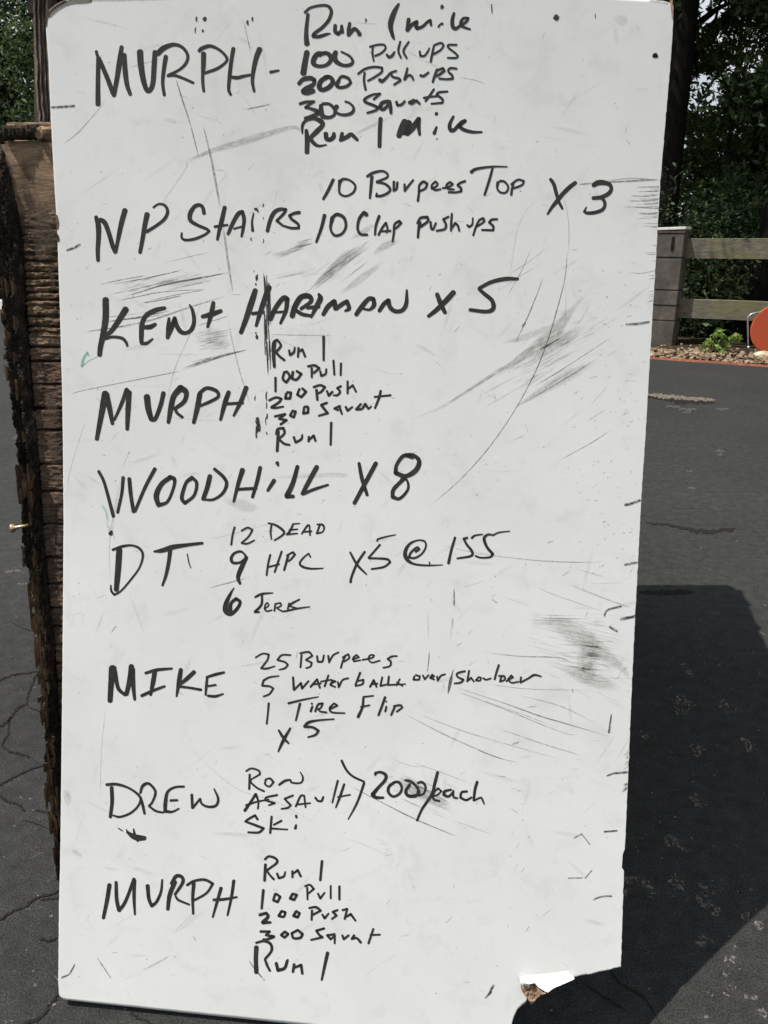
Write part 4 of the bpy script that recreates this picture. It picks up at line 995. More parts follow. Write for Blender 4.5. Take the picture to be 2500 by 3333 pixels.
write((280, 1060, .6148), [
 ('MURPH on the second row', '102,358,34 85,450,30 57,600,20/108,362,28 125,440,26 140,518,18/150,498,12 185,420,18 216,338,22/228,352,26 222,450,26 218,548,18/322,375,32 330,440,30 345,495,24/348,498,20 368,490,20 395,420,22 410,356,22/'
  '436,512,18 450,430,28 465,372,28 500,330,34 530,352,26 520,400,22 470,440,18/472,442,16 482,462,14 510,484,14/570,513,18 590,430,26 602,362,26/602,355,18 640,330,18 690,345,18 700,375,16 660,400,16 602,425,14/'
  '755,352,22 735,410,24 712,498,14/848,328,24 820,400,22 782,476,12/730,415,14 830,408,14'),
 ('Run 1 after Kent Hartman', '985,135,8 992,90,12 1010,75,12 1025,90,12 1030,110,12 1005,140,12/1007,142,12 1025,162,12 1050,182,12/1000,90,14 993,150,18 997,218,14/1075,130,10 1080,155,12 1100,140,12 1105,115,8/1125,118,12 1122,165,10/1125,140,9 1145,125,11 1160,163,12/1258,58,14 1258,120,12 1258,183,10'),
 ('100 Pull', '1003,275,12 1003,348,10/1050,245,12 1042,280,12 1060,300,12 1078,270,12 1065,245,12 1052,245,10/1095,245,14 1090,280,12 1115,285,12 1140,255,12 1115,240,12/1195,225,12 1195,273,10/1175,215,11 1210,210,12 1235,225,12 1205,250,11/1240,240,10 1245,265,12 1268,255,10 1272,230,10/1310,185,11 1315,260,10/1350,200,11 1348,262,10'),
 ('200 Push', '970,395,12 1005,380,12 1035,387,12 1022,405,13 982,432,14 1005,435,12 1045,428,9/1060,360,14 1055,385,13 1080,385,13 1085,355,13 1065,352,12/1130,335,12 1118,365,12 1140,378,13 1165,350,13 1145,332,12/1220,340,14 1225,393,12/1205,325,12 1240,315,12 1265,325,12 1245,350,12 1225,358,12/'
  '1275,345,10 1285,370,13 1305,350,12/1350,320,11 1330,330,11 1345,350,12 1330,368,11 1310,368,8/1385,295,11 1385,358,11/1388,335,9 1412,315,11 1430,350,10'),
 ('300 Squat', '1000,480,12 1055,468,12 1022,493,12/1022,493,11 1062,500,13 1030,522,12/1095,450,13 1080,475,12 1100,485,12 1110,455,12 1095,450,10/1155,432,12 1150,465,12 1175,460,13 1175,432,13 1158,428,11/1275,408,12 1245,420,13 1265,445,13 1280,463,12 1232,477,10/'
  '1345,425,11 1315,438,11 1335,447,10/1340,425,12 1355,468,10/1375,430,12 1385,450,12 1410,430,9/1455,415,12 1430,443,12 1460,440,12 1478,415,14 1495,440,10 1510,428,8/1560,345,12 1552,380,13 1530,436,10/1527,377,9 1613,368,10'),
 ('Run 1 above Woodhill', '1005,575,8 1015,548,13 1045,542,13 1050,570,12 1020,600,12/1022,602,11 1050,625,12 1078,631,10/1018,560,15 1012,663,15/1100,590,12 1110,618,12 1140,600,12 1145,577,8/1180,588,11 1178,613,11/1180,605,10 1205,582,13 1215,610,11/1298,514,13 1295,630,11')])
write((300, 1440, .66305), [
 ('WOODHILL x 8', '32,142,14 60,200,14 104,362,16/152,172,16 145,250,14 125,343,14/182,178,18 190,260,18 203,340,16/308,130,18 260,220,16 210,338,14/385,170,22 340,205,22 315,260,26 325,308,20 370,290,14 400,220,14 403,180,18 378,170,18/'
  '488,175,20 460,200,16 440,270,18 455,298,16 500,260,14 513,200,16 488,170,14/578,165,22 565,220,22 545,278,20/600,130,14 645,170,16 660,205,16 640,250,14 595,280,12 550,280,10/738,135,24 715,210,18 695,290,12/825,123,18 810,190,18 787,268,14/715,230,14 805,225,14/'
  '893,187,20 862,236,14/908,100,18 914,114,8/1008,118,18 985,200,22 955,263,24 988,265,16/1103,120,22 1070,180,22 1032,252,18/1035,253,14 1090,230,14 1158,208,10/1310,102,14 1325,180,18 1350,258,14/1393,102,20 1340,200,20 1287,298,18/'
  '1575,75,14 1530,65,18 1495,110,16 1490,150,20 1540,165,20 1590,135,24 1605,90,20 1575,62,16 1540,60,14/1530,178,18 1480,230,18 1475,268,18 1510,275,14 1550,230,12 1545,185,10 1518,180,14/95,437,12 90,448,20'),
 ])
write((340, 1660, .44605), [
 ('D T', '60,290,16 130,265,18 200,258,14 255,280,16 280,330,16 255,420,12 190,510,12 120,590,12 72,618,14 50,590,14 46,548,8/108,290,42 100,420,42 86,582,34/362,302,12 420,295,30 500,270,34 600,255,24 715,241,18/480,285,28 470,370,26 450,470,22 423,550,14/605,320,6 615,380,7 630,422,5'),
 ('12 DEAD', '950,125,13 935,180,13 925,253,12/1000,150,11 1045,128,12 1080,145,12 1050,195,12 1000,240,12 1040,245,12 1095,220,8/1195,95,10 1250,110,14 1300,145,16 1310,170,14 1275,200,12 1240,220,10/1218,112,12 1212,160,12 1218,213,8/1375,105,12 1355,150,14 1330,178,12 1408,170,8/1375,102,11 1425,98,7/1350,145,13 1410,140,9/'
  '1440,173,12 1480,115,14 1496,112,10 1500,183,12/1450,160,11 1510,155,13/1570,112,13 1550,170,14 1590,160,10 1603,130,12 1590,107,14 1552,105,10'),
 ('9 HPC', '1030,352,18 990,382,16 940,385,20 925,355,22 945,318,18 990,302,16 1020,320,12 1036,350,26/1035,350,26 1000,420,34 975,490,28 990,538,18/1210,327,14 1195,390,14 1183,476,13/1293,302,14 1270,370,14 1242,453,13/1200,415,12 1275,395,12/1340,335,16 1322,400,16 1311,438,15/1330,332,12 1375,307,13 1390,325,15 1355,365,13 1332,375,10/1503,343,11 1490,317,10 1450,350,12 1425,390,14 1450,415,16 1510,428,13 1595,425,8'),
 ('6 Jerk', '946,568,6 920,610,18 888,680,32 882,735,32 920,760,26 968,720,24 990,672,22 960,647,22 924,680,24 915,730,34/1100,635,14 1150,612,16 1228,605,8/1150,618,14 1145,690,17 1098,743,18 1130,745,12/1166,722,9 1198,697,9 1190,676,9 1174,690,10 1170,718,11 1185,738,11 1222,730,9/1247,685,12 1240,736,12/1246,684,10 1284,678,11 1288,698,10 1256,714,9/1258,715,9 1290,735,10 1320,738,12 1400,720,13 1498,706,7/1347,680,11 1338,722,12/1423,652,10 1370,680,15 1348,700,11 1400,715,8')])
write((1060, 1660, .38577), [('x5 @ 155',
 '207,357,15 265,460,20 345,543,10/330,352,18 265,450,20 220,560,18 210,608,20/436,262,13 442,245,13 510,225,12 590,208,7/458,292,16 400,360,16 362,402,16/365,407,16 440,408,16 520,415,18 545,440,16 490,480,16 387,498,14/'
 '760,350,20 790,330,18 770,315,16 720,358,18 702,398,18 750,405,16 810,370,14 845,310,14 835,265,14 780,255,12 710,285,20 672,350,30 682,410,32 740,453,18 850,467,14 985,463,7/1092,232,18 1060,340,20 1037,448,22/'
 '1195,235,18 1165,242,18 1190,290,18 1235,350,22 1225,388,18 1110,408,14/1234,235,20 1260,215,14 1323,205,10/1412,212,12 1370,207,18 1337,240,24 1360,310,22 1410,370,22 1388,397,16 1310,402,14 1265,387,14/1412,213,13 1460,190,12 1553,178,7/876,440,10 878,455,10')])
write((330, 2080, .45208), [
 ('MIKE', '82,210,54 70,320,40 62,445,34/98,230,26 120,350,26 170,402,20/180,398,28 205,290,36 216,195,36/226,215,30 230,340,28 240,436,18/318,245,18 400,222,22 508,212,14/385,230,30 372,310,32 354,402,18/290,408,22 370,372,20 455,340,16/572,220,28 560,300,32 541,412,12/'
  '668,237,28 610,290,28 557,333,18/547,340,18 630,350,16 717,365,18/883,240,16 820,255,20 757,275,16/762,272,16 755,340,18 750,402,13/760,340,14 823,330,14/767,408,16 820,412,18 876,395,11'),
 ('25 and 5 and 1, T and x 5', '1110,132,10 1160,105,10 1205,110,12 1195,150,12 1150,210,12 1190,212,13 1248,195,8/1363,115,10 1300,115,12 1267,150,12 1320,165,12 1343,185,12 1320,210,12 1280,220,8/1278,265,8 1210,275,12 1167,298,14/1167,300,13 1157,335,13 1210,340,12 1238,355,12 1210,395,12 1167,413,10/'
  '1205,462,14 1198,540,12 1190,610,12/1347,462,15 1450,437,12 1563,415,6/1430,465,17 1400,586,12/1277,657,14 1310,710,20 1348,750,12/1360,642,14 1310,730,22 1273,810,10/1675,576,9 1560,585,13 1492,600,20 1462,630,20/1465,632,16 1520,635,16 1563,660,18 1540,690,15 1487,706,10')])
write((780, 2080, .61483), [
 ('Burpees', '320,75,9 365,68,9 385,88,9 350,110,8/350,110,8 382,125,9 375,145,9 352,154,8/328,85,10 322,150,9/410,90,10 414,120,10 438,118,10 446,86,9/469,88,10 474,124,10/476,118,9 495,86,9 524,70,8/560,87,10 545,120,9 536,153,9/545,97,8 575,80,9 580,100,9 552,120,8/'
  '597,108,8 632,96,8 618,84,8 601,100,8 605,118,8 640,112,7/650,110,8 700,100,8 712,86,8 692,85,8 682,105,8 700,124,8 742,114,8/833,90,8 805,92,9 783,105,9 800,120,10 795,143,9 760,152,8'),
 ('Water balls', '283,203,11 287,268,12/288,270,10 325,232,10 330,262,10 365,222,9/375,253,10 410,213,10 425,258,10/390,240,8 430,235,8/470,192,9 450,250,10/430,225,8 485,215,8/480,237,8 508,224,8 492,218,8 480,243,9 507,254,8/520,227,9 525,255,9 545,217,9 576,207,8/'
  '638,178,11 613,243,10/626,222,8 655,215,10 650,238,9 613,249,8/690,253,10 710,217,10 725,253,10/695,240,8 730,235,8/755,202,9 745,248,9 780,240,8/790,198,10 785,243,10/788,243,9 878,238,6/848,212,8 830,245,8/832,228,7 862,248,8'),
 ('over', '925,197,9 920,215,9 948,214,9 954,197,9 932,190,9/970,192,9 980,213,9 1000,190,8/1007,206,8 1030,197,8 1020,188,8 1008,205,9 1030,214,8/1045,197,8 1048,220,8/1049,220,8 1065,195,9 1088,186,8'),
 ('Shoulder', '1193,170,10 1155,180,10 1152,198,9 1185,215,10 1170,230,10 1137,235,8/1215,167,9 1205,223,10/1206,222,9 1225,205,9 1240,224,8/1265,202,8 1250,218,8 1272,220,8 1278,205,8 1266,200,7/1290,207,9 1305,215,8 1330,208,8/1372,138,11 1360,175,10 1350,213,10/1385,202,9 1378,225,9 1403,215,9 1400,197,10 1372,195,8/'
  '1412,223,8 1448,202,8 1438,192,8 1420,213,8 1440,231,8 1475,226,8/1490,202,9 1485,228,9/1487,230,9 1530,207,9 1560,190,11 1597,198,6'),
 ('Tire', '385,357,11 376,383,11/381,341,10/400,383,10 415,347,10 440,340,10 430,363,9 415,372,8 430,384,9 460,388,9/475,372,9 518,352,9 500,340,8 477,365,10 490,388,9 556,392,7'),
 ('Flip', '655,312,11 650,360,12 627,412,15/655,306,9 708,300,7/642,360,9 688,350,8/770,308,13 755,350,12 735,403,11/777,357,9 771,383,10/820,362,11 802,402,10/816,355,9 850,350,10 862,362,9 832,384,9/775,330,7')])
write((320, 2440, .47016), [
 ('DREW', '57,242,18 130,240,18 220,270,14 290,330,16 275,390,14 220,440,14 150,465,14 102,455,10/92,262,24 95,360,24 83,466,20/290,300,14 308,250,20 350,235,16 395,290,16 375,360,14 350,390,14/352,392,14 400,425,14 450,435,12/292,330,16 306,380,18 320,442,16/'
  '593,255,14 530,260,14 480,292,18 465,360,24 462,425,22 510,430,14 558,408,10/500,352,16 548,350,14/647,312,18 652,403,18/654,403,16 705,340,14 717,375,14 760,395,16 813,388,18 830,340,16 802,272,10'),
 ('ROW', '1024,148,12 1060,130,12 1110,145,12 1120,170,12 1060,205,10/1055,208,10 1060,230,12 1100,265,12 1148,288,12/1048,172,14 1045,273,14/1160,205,12 1155,238,12 1185,255,12 1213,225,14 1190,200,13 1162,204,10/1252,243,15 1290,217,17 1328,210,12 1340,228,12 1400,230,12 1417,195,12 1399,155,7'),
 ('ASSAUlt', '1014,422,20 1050,370,17 1090,307,16 1108,360,12 1105,408,12/1022,385,13 1100,360,12 1180,345,9/1238,314,14 1165,330,13 1155,350,12 1222,370,13 1180,385,10/1348,317,13 1290,340,13 1308,360,13 1333,385,13 1310,403,13 1267,410,10/1367,393,13 1400,322,13 1425,318,12 1435,398,12/1372,380,12 1468,370,10/1502,332,14 1517,352,14/1520,355,13 1545,355,15 1558,327,13'),
 ('Ski', '1103,483,15 1085,455,15 1040,480,15 1017,497,12 1080,520,16 1145,545,15 1110,573,15 1037,572,12/1200,463,14 1190,577,15/1268,492,14 1215,520,12/1192,545,13 1310,553,9/1369,457,16 1372,470,14/1364,545,18 1369,522,13')])
write((1000, 2440, .38577), [('the bracket and 2000/each',
 '258,262,17 235,350,16 212,448,12/312,292,18 275,400,20 241,488,12/257,400,12 363,380,12/290,92,18 330,170,18 385,225,16 480,270,16/480,282,20 440,400,18 400,490,16 345,588,8/575,213,18 575,197,20 620,190,20 663,215,26 655,260,26 600,320,26 552,378,34 580,403,26 643,405,18/'
 '735,275,22 690,312,24 686,360,22 725,395,20 780,370,20 798,320,20 775,277,22 742,272,18/865,295,22 832,350,26 852,388,26 910,390,28 943,360,22 920,310,20 870,265,18 827,258,16/932,280,18 970,275,20 998,310,18 985,368,16 942,385,18 935,352,24/'
 '1100,192,24 1075,290,24 1050,380,24 970,500,20 926,598,16/1066,392,12 1100,380,13 1132,350,14 1104,326,15 1068,362,17 1066,416,17 1116,434,16/1213,337,17 1160,352,22 1152,380,24 1190,395,20 1228,362,18 1232,345,14 1235,398,19 1268,410,14/'
 '1348,352,18 1303,360,18 1292,403,18 1340,425,18 1388,402,15/1434,272,22 1415,340,22 1405,428,18/1407,430,14 1460,405,14 1475,415,15 1493,458,12')])
write((320, 2760, .56661), [
 ('MURPH on the last row', '64,212,23 50,300,22 29,402,18/102,197,17 105,290,20 118,358,20/120,360,18 150,318,18 175,260,17 205,178,18/208,185,18 205,280,18 210,382,10/283,217,22 290,290,18 307,333,18 335,308,16 360,250,14 367,183,10/399,352,18 410,270,24 440,195,24/'
  '420,205,18 447,162,20 480,167,18 484,200,18 440,268,14/445,280,12 462,300,12 522,325,10/548,203,20 542,290,16 545,378,12/510,213,14 550,190,14 610,182,14 658,205,14 620,260,12 542,305,12/705,230,18 685,300,16 657,397,10/778,188,17 765,280,15 742,387,10/662,298,14 720,295,15 796,282,10'),
 ('Run 1 on the last list', '957,65,12 980,48,12 1018,60,13 1025,85,13 968,128,11/968,130,11 985,155,11 1008,180,12/960,95,15 955,187,15/1027,147,12 1037,173,12 1065,163,12 1074,137,8/1115,133,12 1115,168,12/1116,150,9 1145,127,13 1163,163,12/1285,75,14 1275,185,13'),
 ('100 Pull on the last list', '948,242,15 938,348,12/1015,265,13 1005,300,13 1030,310,13 1045,280,13 1020,262,12/1115,265,15 1101,290,13 1125,298,13 1140,270,13 1117,262,12/1200,228,11 1202,296,10/1187,220,10 1215,212,12 1238,235,12 1205,263,10/1262,262,11 1275,290,12 1300,257,10/1335,217,10 1335,290,10/1385,220,12 1385,296,12'),
 ('200 Push on the last list', '927,385,16 965,374,16 975,395,18 945,428,22 990,428,13/1050,367,14 1036,390,14 1065,395,13 1075,370,13 1052,362,12/1135,367,16 1121,390,14 1145,398,15 1157,375,12 1137,362,12/1228,360,13 1225,413,12/1212,345,12 1250,340,13 1278,360,12 1230,385,12/1287,382,11 1300,404,13 1323,377,10/'
  '1375,357,11 1347,367,13 1368,388,13 1342,408,11/1403,357,12 1430,350,12 1415,408,12/1416,400,10 1450,380,14 1478,418,10'),
 ('300 Squat on the last list', '932,480,14 985,480,13 962,500,12/962,500,12 1008,510,18 972,524,13 947,525,11/1070,482,14 1051,500,15 1070,515,13 1090,495,15 1072,480,12/1145,472,13 1111,490,13 1122,518,13 1160,516,15 1173,495,15 1147,472,13/1298,462,12 1252,475,13 1270,500,13 1288,513,13 1222,528,11/'
  '1358,495,12 1315,502,13 1335,525,11 1358,502,9/1358,502,12 1358,548,10/1402,502,12 1410,524,12 1438,502,12/1470,502,13 1456,522,13 1485,518,12 1508,543,14/1580,465,12 1552,548,12/1562,500,10 1618,498,10'),
 ('Run 1 at the bottom', '907,545,12 950,535,14 988,550,15 995,590,14 958,638,13/958,642,13 970,675,13 986,706,12/908,570,25 905,640,24 908,714,24/1022,662,17 1032,703,18 1070,690,17 1085,650,15 1090,642,8/1125,668,15 1118,712,14/1121,690,12 1165,672,15 1172,722,14/1317,603,19 1300,680,16 1283,758,11')])
mk = Marks()
for pts in ([(414, 2708, 9), (433, 2722, 18), (452, 2727, 20), (471, 2728, 15)], [(435, 2698, 5), (437, 2712, 9), (440, 2722, 14)], [(447, 2733, 12), (449, 2738, 7)], [(384, 2695, 3), (392, 2700, 4), (400, 2705, 3)], [(411, 2700, 4), (418, 2712, 7)]):
    mk.stroke([(a, b_, c*0.95) for a, b_, c in pts])
mk.build('ink_blot', 'marker_ink', 'splattered black ink blot under the word DREW')
# dry black streaks beside the H
mk = Marks()
for k in range(30):
    x = 857+random.uniform(0, 22); y = random.uniform(890, 1120); l = random.uniform(30, 110)
    mk.stroke([(x, y, 2.0), (x+2, y+l*0.5, random.uniform(2.5, 4)), (x+random.uniform(0, 6), y+l, 1.5)], random.uniform(0.7, 1), 0.15)
for a in [(835, 905, 9, 14), (833, 925, 5, 6), (839, 895, 4, 4), (827, 883, 4, 4), (836, 1097, 10, 10), (833, 1085, 5, 6), (838, 1372, 14, 22), (842, 1392, 16, 20), (835, 1402, 8, 24), (833, 1420, 6, 10),
          (868, 1290, 5, 30), (867, 1320, 4, 20), (869, 1355, 5, 16), (868, 1410, 4, 8), (866, 1370, 3, 26), (831, 1296, 4, 14), (856, 668, 4, 10), (856, 710, 3, 6), (818, 778, 4, 10), (857, 785, 3, 14),
          (668, 62, 14, 8), (640, 62, 6, 14), (660, 100, 8, 6), (637, 98, 4, 18), (822, 62, 6, 12), (806, 74, 8, 14), (1190, 66, 6, 10), (1438, 22, 12, 8), (1810, 57, 22, 9), (1937, 52, 3, 16), (1600, 28, 4, 30)]:
    x, y, w, h = a
    mk.stroke([(x, y-h/2, w*0.7), (x+random.uniform(-2, 2), y, w), (x+random.uniform(-2, 2), y+h/2, w*0.6)], 0.9)
mk.build('dry_ink_streak', 'dry_ink', 'dried black ink streaks by the letter H', 'stuff')

# faded marker ticks along the edges and old marks
mk = Marks()
for a in ([(2035, 1643, 8), (2058, 1638, 8), (2083, 1628, 7)], [(2022, 2015, 9), (2045, 2010, 9), (2067, 2006, 8)], [(167, 349, 7), (205, 347, 7), (241, 344, 7)]):
    mk.stroke(a, 0.95)
for a in ([(2034, 1838, 7), (2074, 1830, 7)], [(2038, 1056, 6), (2080, 1053, 8), (2113, 1047, 7)], [(1976, 2525, 4), (2000, 2517, 6), (2043, 2513, 7)], [(1968, 2707, 6), (2008, 2704, 6)], [(1932, 2928, 5), (1960, 2918, 5), (1991, 2917, 5)],
          [(218, 814, 7), (240, 806, 7), (260, 795, 7)], [(2022, 1973, 7), (1980, 1984, 6), (1969, 1998, 6), (1968, 2006, 4)], [(1985, 2040, 8), (2008, 2055, 7)], [(1592, 3235, 6), (1602, 3215, 8), (1608, 3205, 4)], [(1580, 3248, 6), (1598, 3228, 8)],
          [(1868, 2728, 3), (1893, 2714, 3), (1920, 2748, 3)], [(1850, 2858, 3), (1895, 2857, 4)], [(1905, 2858, 4), (1927, 2832, 2)], [(1982, 2384, 7), (1990, 2325, 4)], [(811, 3128, 2), (830, 3155, 4), (860, 3190, 4)],
          [(201, 3182, 6), (225, 3170, 5), (243, 3140, 4)], [(1700, 1060, 4), (1710, 1050, 4)], [(360, 3182, 3), (318, 3120, 3)]):
    mk.stroke(a, 0.85, 0.1)
mk.build('faded_tick_mark', 'faded_ink', 'faded marker ticks and strokes along the right edge', 'stuff')
mk = Marks()
mk.stroke([(289, 1157, 5), (284, 1147, 7), (272, 1165, 9), (266, 1192, 9)], 0.75, 0.15); mk.stroke([(266, 1193, 6), (290, 1174, 5), (318, 1160, 4)], 0.45, 0.2)
mk.stroke([(332, 1645, 7), (345, 1665, 8), (351, 1700, 7)], 0.4, 0.3); mk.stroke([(350, 1705, 7), (358, 1732, 9)], 0.3, 0.3)
mk.build('green_smudge', 'green_ink', 'small green marker smudges near the left edge')

# ------------------------------------------------------------------ scuffs and scratches
mk = Marks()
def S(pts, a=0.6, fade=0.2): mk.stroke([p if len(p) == 3 else (*p, 3) for p in pts], a, fade, 0.00012, cap=False, n=10, ends=0.35)
def B(bl, pts, a=0.6, fade=0.2):
    x0, y0, k = bl; S([(x0+p[0]*k, y0+p[1]*k, p[2]*k) for p in pts], a, fade)
Q6 = (1300, 800, .5184); R7 = (1300, 1700, .5184); FB = (280, 860, .434); HB = (280, 1060, .6148); TB = (500, 0, .4822); OB = (1000, 2440, .38577)
B(Q6, [(1055, 30, 4), (1040, 200, 6), (990, 400, 8), (930, 600, 8), (850, 800, 8), (720, 1040, 6), (560, 1270, 7), (380, 1470, 5), (190, 1635, 4)], 0.85, 0.05)
B(Q6, [(905, 190, 3), (870, 290, 6), (800, 460, 9), (720, 625, 3)], 0.85); B(Q6, [(1040, 200, 2), (1045, 400, 3), (1025, 560, 2)], 0.6)
B(Q6, [(835, 0, 3), (760, 170, 6), (660, 345, 3)], 0.55); B(Q6, [(930, 10, 3), (800, 110, 5), (680, 180, 3)], 0.5); B(Q6, [(890, 110, 2), (760, 190, 4), (600, 300, 2)], 0.5)
B(Q6, [(1350, 560, 2), (1200, 660, 4), (1000, 790, 5), (830, 890, 3)], 0.8); B(Q6, [(1270, 690, 2), (1080, 810, 7), (930, 900, 5), (750, 1005, 3)], 0.75)
B(Q6, [(1330, 1155, 4), (1200, 1240, 7), (980, 1360, 4)], 0.6); B(Q6, [(1300, 1025, 2), (1180, 1100, 4)], 0.8); B(Q6, [(1160, 1020, 2), (1010, 1140, 2)], 0.5); B(Q6, [(1190, 1010, 4), (1320, 870, 3)], 0.4)
B(Q6, [(1445, 168, 3), (1520, 172, 4), (1610, 155, 3)], 0.9); B(Q6, [(1380, 848, 2), (1520, 848, 2)], 0.5); B(Q6, [(1200, 345, 2), (1150, 450, 3), (1085, 530, 2)], 0.5)
B(Q6, [(205, 705, 2), (285, 780, 4)], 0.5); B(Q6, [(500, 900, 3), (630, 975, 3)], 0.35); B(Q6, [(700, 1225, 2), (790, 1190, 9)], 0.4)
for k in range(66):      # hatching in the big smear
    x = random.gauss(960, 150); y = 720 + (960-x)*0.45 + random.gauss(0, 80); l = random.uniform(60, 230); sl = random.uniform(0.5, 0.66)
    B(Q6, [(x+l/2, y-l*sl/2, 1.5), (x, y, random.uniform(2, 5)), (x-l/2, y+l*sl/2, 1.5)], random.uniform(0.15, 0.45))
B(R7, [(343, 410, 3), (344, 480, 12), (344, 525, 10)], 1.0, 0.1); B(R7, [(336, 590, 4), (335, 670, 5)], 0.9); B(R7, [(188, 810, 4), (184, 870, 8), (175, 945, 7)], 1.0, 0.1); B(R7, [(320, 740, 4), (330, 600, 3)], 0.5)
B(R7, [(178, 540, 4), (182, 740, 5)], 0.4)
for q in range(9): B(R7, [(338+random.uniform(-14, 10), 900+random.uniform(0, 60), 2), (322+random.uniform(-10, 8), 1000, 6), (305+random.uniform(-8, 8), 1080, 3)], 0.9)
B(R7, [(280, 1010, 3), (277, 1045, 6)], 0.8); B(R7, [(160, 120, 2), (500, 195, 4), (850, 238, 6), (1100, 250, 7), (1280, 248, 4)], 0.6); B(R7, [(1070, 390, 6), (1280, 475, 9), (1480, 545, 5)], 0.5); B(R7, [(1100, 290, 3), (1310, 350, 4)], 0.5)
B(R7, [(340, 1030, 5), (520, 1090, 4), (700, 1150, 6), (880, 1215, 9), (1050, 1265, 8), (1370, 1360, 3)], 0.85); B(R7, [(330, 1050, 3), (650, 1170, 5), (870, 1260, 5), (1060, 1330, 3), (1120, 1330, 2)], 0.7)
B(R7, [(360, 1060, 2), (700, 1180, 4), (1000, 1290, 3)], 0.6); B(R7, [(60, 1180, 3), (400, 1310, 5), (700, 1400, 4), (1050, 1500, 3)], 0.55); B(R7, [(10, 1190, 5), (300, 1340, 8), (600, 1470, 7), (750, 1510, 4)], 0.6)
B(R7, [(610, 1290, 3), (900, 1390, 5), (1160, 1470, 4)], 0.7); B(R7, [(510, 1010, 2), (800, 1045, 4), (1190, 1055, 3)], 0.7); B(R7, [(720, 1080, 3), (1000, 1150, 7), (1230, 1260, 4)], 0.45); B(R7, [(480, 810, 2), (750, 840, 7), (1000, 850, 9), (1100, 890, 4)], 0.6)
B(R7, [(575, 480, 8), (620, 510, 9)], 0.5); B(R7, [(575, 478, 4), (612, 442, 3)], 0.6); B(R7, [(925, 130, 8), (970, 115, 10)], 0.5); B(R7, [(705, 1395, 10), (755, 1378, 12)], 0.6); B(R7, [(800, 1165, 8), (870, 1150, 8)], 0.4)
B(R7, [(1400, 935, 3), (1430, 910, 8)], 0.8); B(R7, [(1355, 985, 4), (1385, 965, 6)], 0.7); B(R7, [(385, 415, 3), (540, 365, 3)], 0.4); B(R7, [(840, 400, 3), (1000, 465, 6), (1280, 560, 5)], 0.35); B(R7, [(1150, 1830, 2), (1250, 1745, 2)], 0.5)
for k in range(105):
    x = random.gauss(1170, 140); y = random.gauss(800, 130); l = random.uniform(50, 300); sl = 0.1+0.30*(y-560)/400
    B(R7, [(x-l/2, y-l*sl/2, 1.5), (x, y, random.uniform(1.5, 5)), (x+l/2, y+l*sl/2, 1.5)], random.uniform(0.12, 0.4))
for k in range(22): x = random.uniform(850, 1050); y = random.uniform(575, 640); B(R7, [(x-60, y, 2), (x+random.uniform(40, 180), y+5, 2.5)], random.uniform(0.3, 0.7))
# lower scratches under 2000/each
B(OB, [(330, 290, 3), (600, 430, 9), (920, 590, 12), (1280, 740, 6)], 0.85, 0.12); B(OB, [(690, 65, 3), (850, 130, 6), (1000, 130+20, 3)], 0.5); B(OB, [(890, 110, 3), (1100, 180, 5), (1400, 295, 3)], 0.7); B(OB, [(1200, 590, 3), (1380, 650, 4), (1580, 725, 3)], 0.6)
B(OB, [(1430, 0, 6), (1530, 40, 8), (1660, 85, 5)], 0.6); B(OB, [(300, 740, 3), (500, 810, 4), (700, 900, 3)], 0.4); B(OB, [(560, 740, 3), (700, 800, 4)], 0.4); B(OB, [(600, 790, 6), (690, 800, 3)], 0.4)
for k in range(46):
    x = random.gauss(930, 130); y = 350+(x-930)*0.45+random.gauss(0, 60); l = random.uniform(80, 260)
    B(OB, [(x-l/2, y-l*.22, 2), (x, y, random.uniform(4, 12)), (x+l/2, y+l*.22, 2)], random.uniform(0.15, 0.4))
# KENT region
for pts, a in (([(85, 155, 4), (300, 110, 9), (450, 85, 6)], .8), ([(200, 150, 3), (450, 105, 10), (740, 40, 6)], 1.0), ([(180, 225, 6), (400, 180, 6), (700, 105, 5)], .55), ([(300, 240, 6), (450, 195, 9), (600, 150, 11), (850, 105, 14), (1080, 60, 8)], 1.0),
                ([(440, 190, 5), (700, 130, 12), (900, 90, 8)], .9), ([(600, 195, 14), (950, 120, 14)], .4), ([(230, 275, 5), (400, 240, 7), (600, 205, 6), (890, 190-2, 6)], .9), ([(420, 290, 10), (560, 268, 10), (720, 235, 8)], .9), ([(460, 275, 4), (700, 225, 6), (895, 190, 5)], .9),
                ([(100, 400, 6), (350, 375, 5), (680, 315, 4)], .5), ([(130, 435, 7), (400, 395, 10), (630, 350, 7)], .9), ([(180, 425, 5), (380, 405, 8), (620, 372, 4)], .8), ([(0, 510, 4), (250, 468, 10), (500, 415, 14), (800, 315, 12), (1060, 235, 6)], .6),
                ([(820, 465, 3), (950, 425, 9), (1075, 385, 5)], .6), ([(720, 783, 6), (900, 720, 20), (1060, 675, 18), (1220, 640, 5)], .75), ([(780, 735, 4), (950, 695, 8)], .5), ([(600, 490, 3), (760, 445, 4), (940, 415, 3)], .0)):
    B(FB, pts, a, 0.12)
for k in range(60):
    x = random.uniform(860, 1070); y = random.uniform(480, 640); l = random.uniform(40, 160)
    B(FB, [(x-l/2, y+l*.09, 2), (x, y, random.uniform(3, 7)), (x+l/2, y-l*.09, 2)], random.uniform(0.15, 0.45))
for k in range(50):
    x = random.uniform(300, 850); y = 150-(x-450)*0.17+random.gauss(0, 26); l = random.uniform(30, 150)
    B(FB, [(x-l/2, y+l*.1, 2), (x, y, random.uniform(2, 6)), (x+l/2, y-l*.1, 2)], random.uniform(0.2, 0.6))
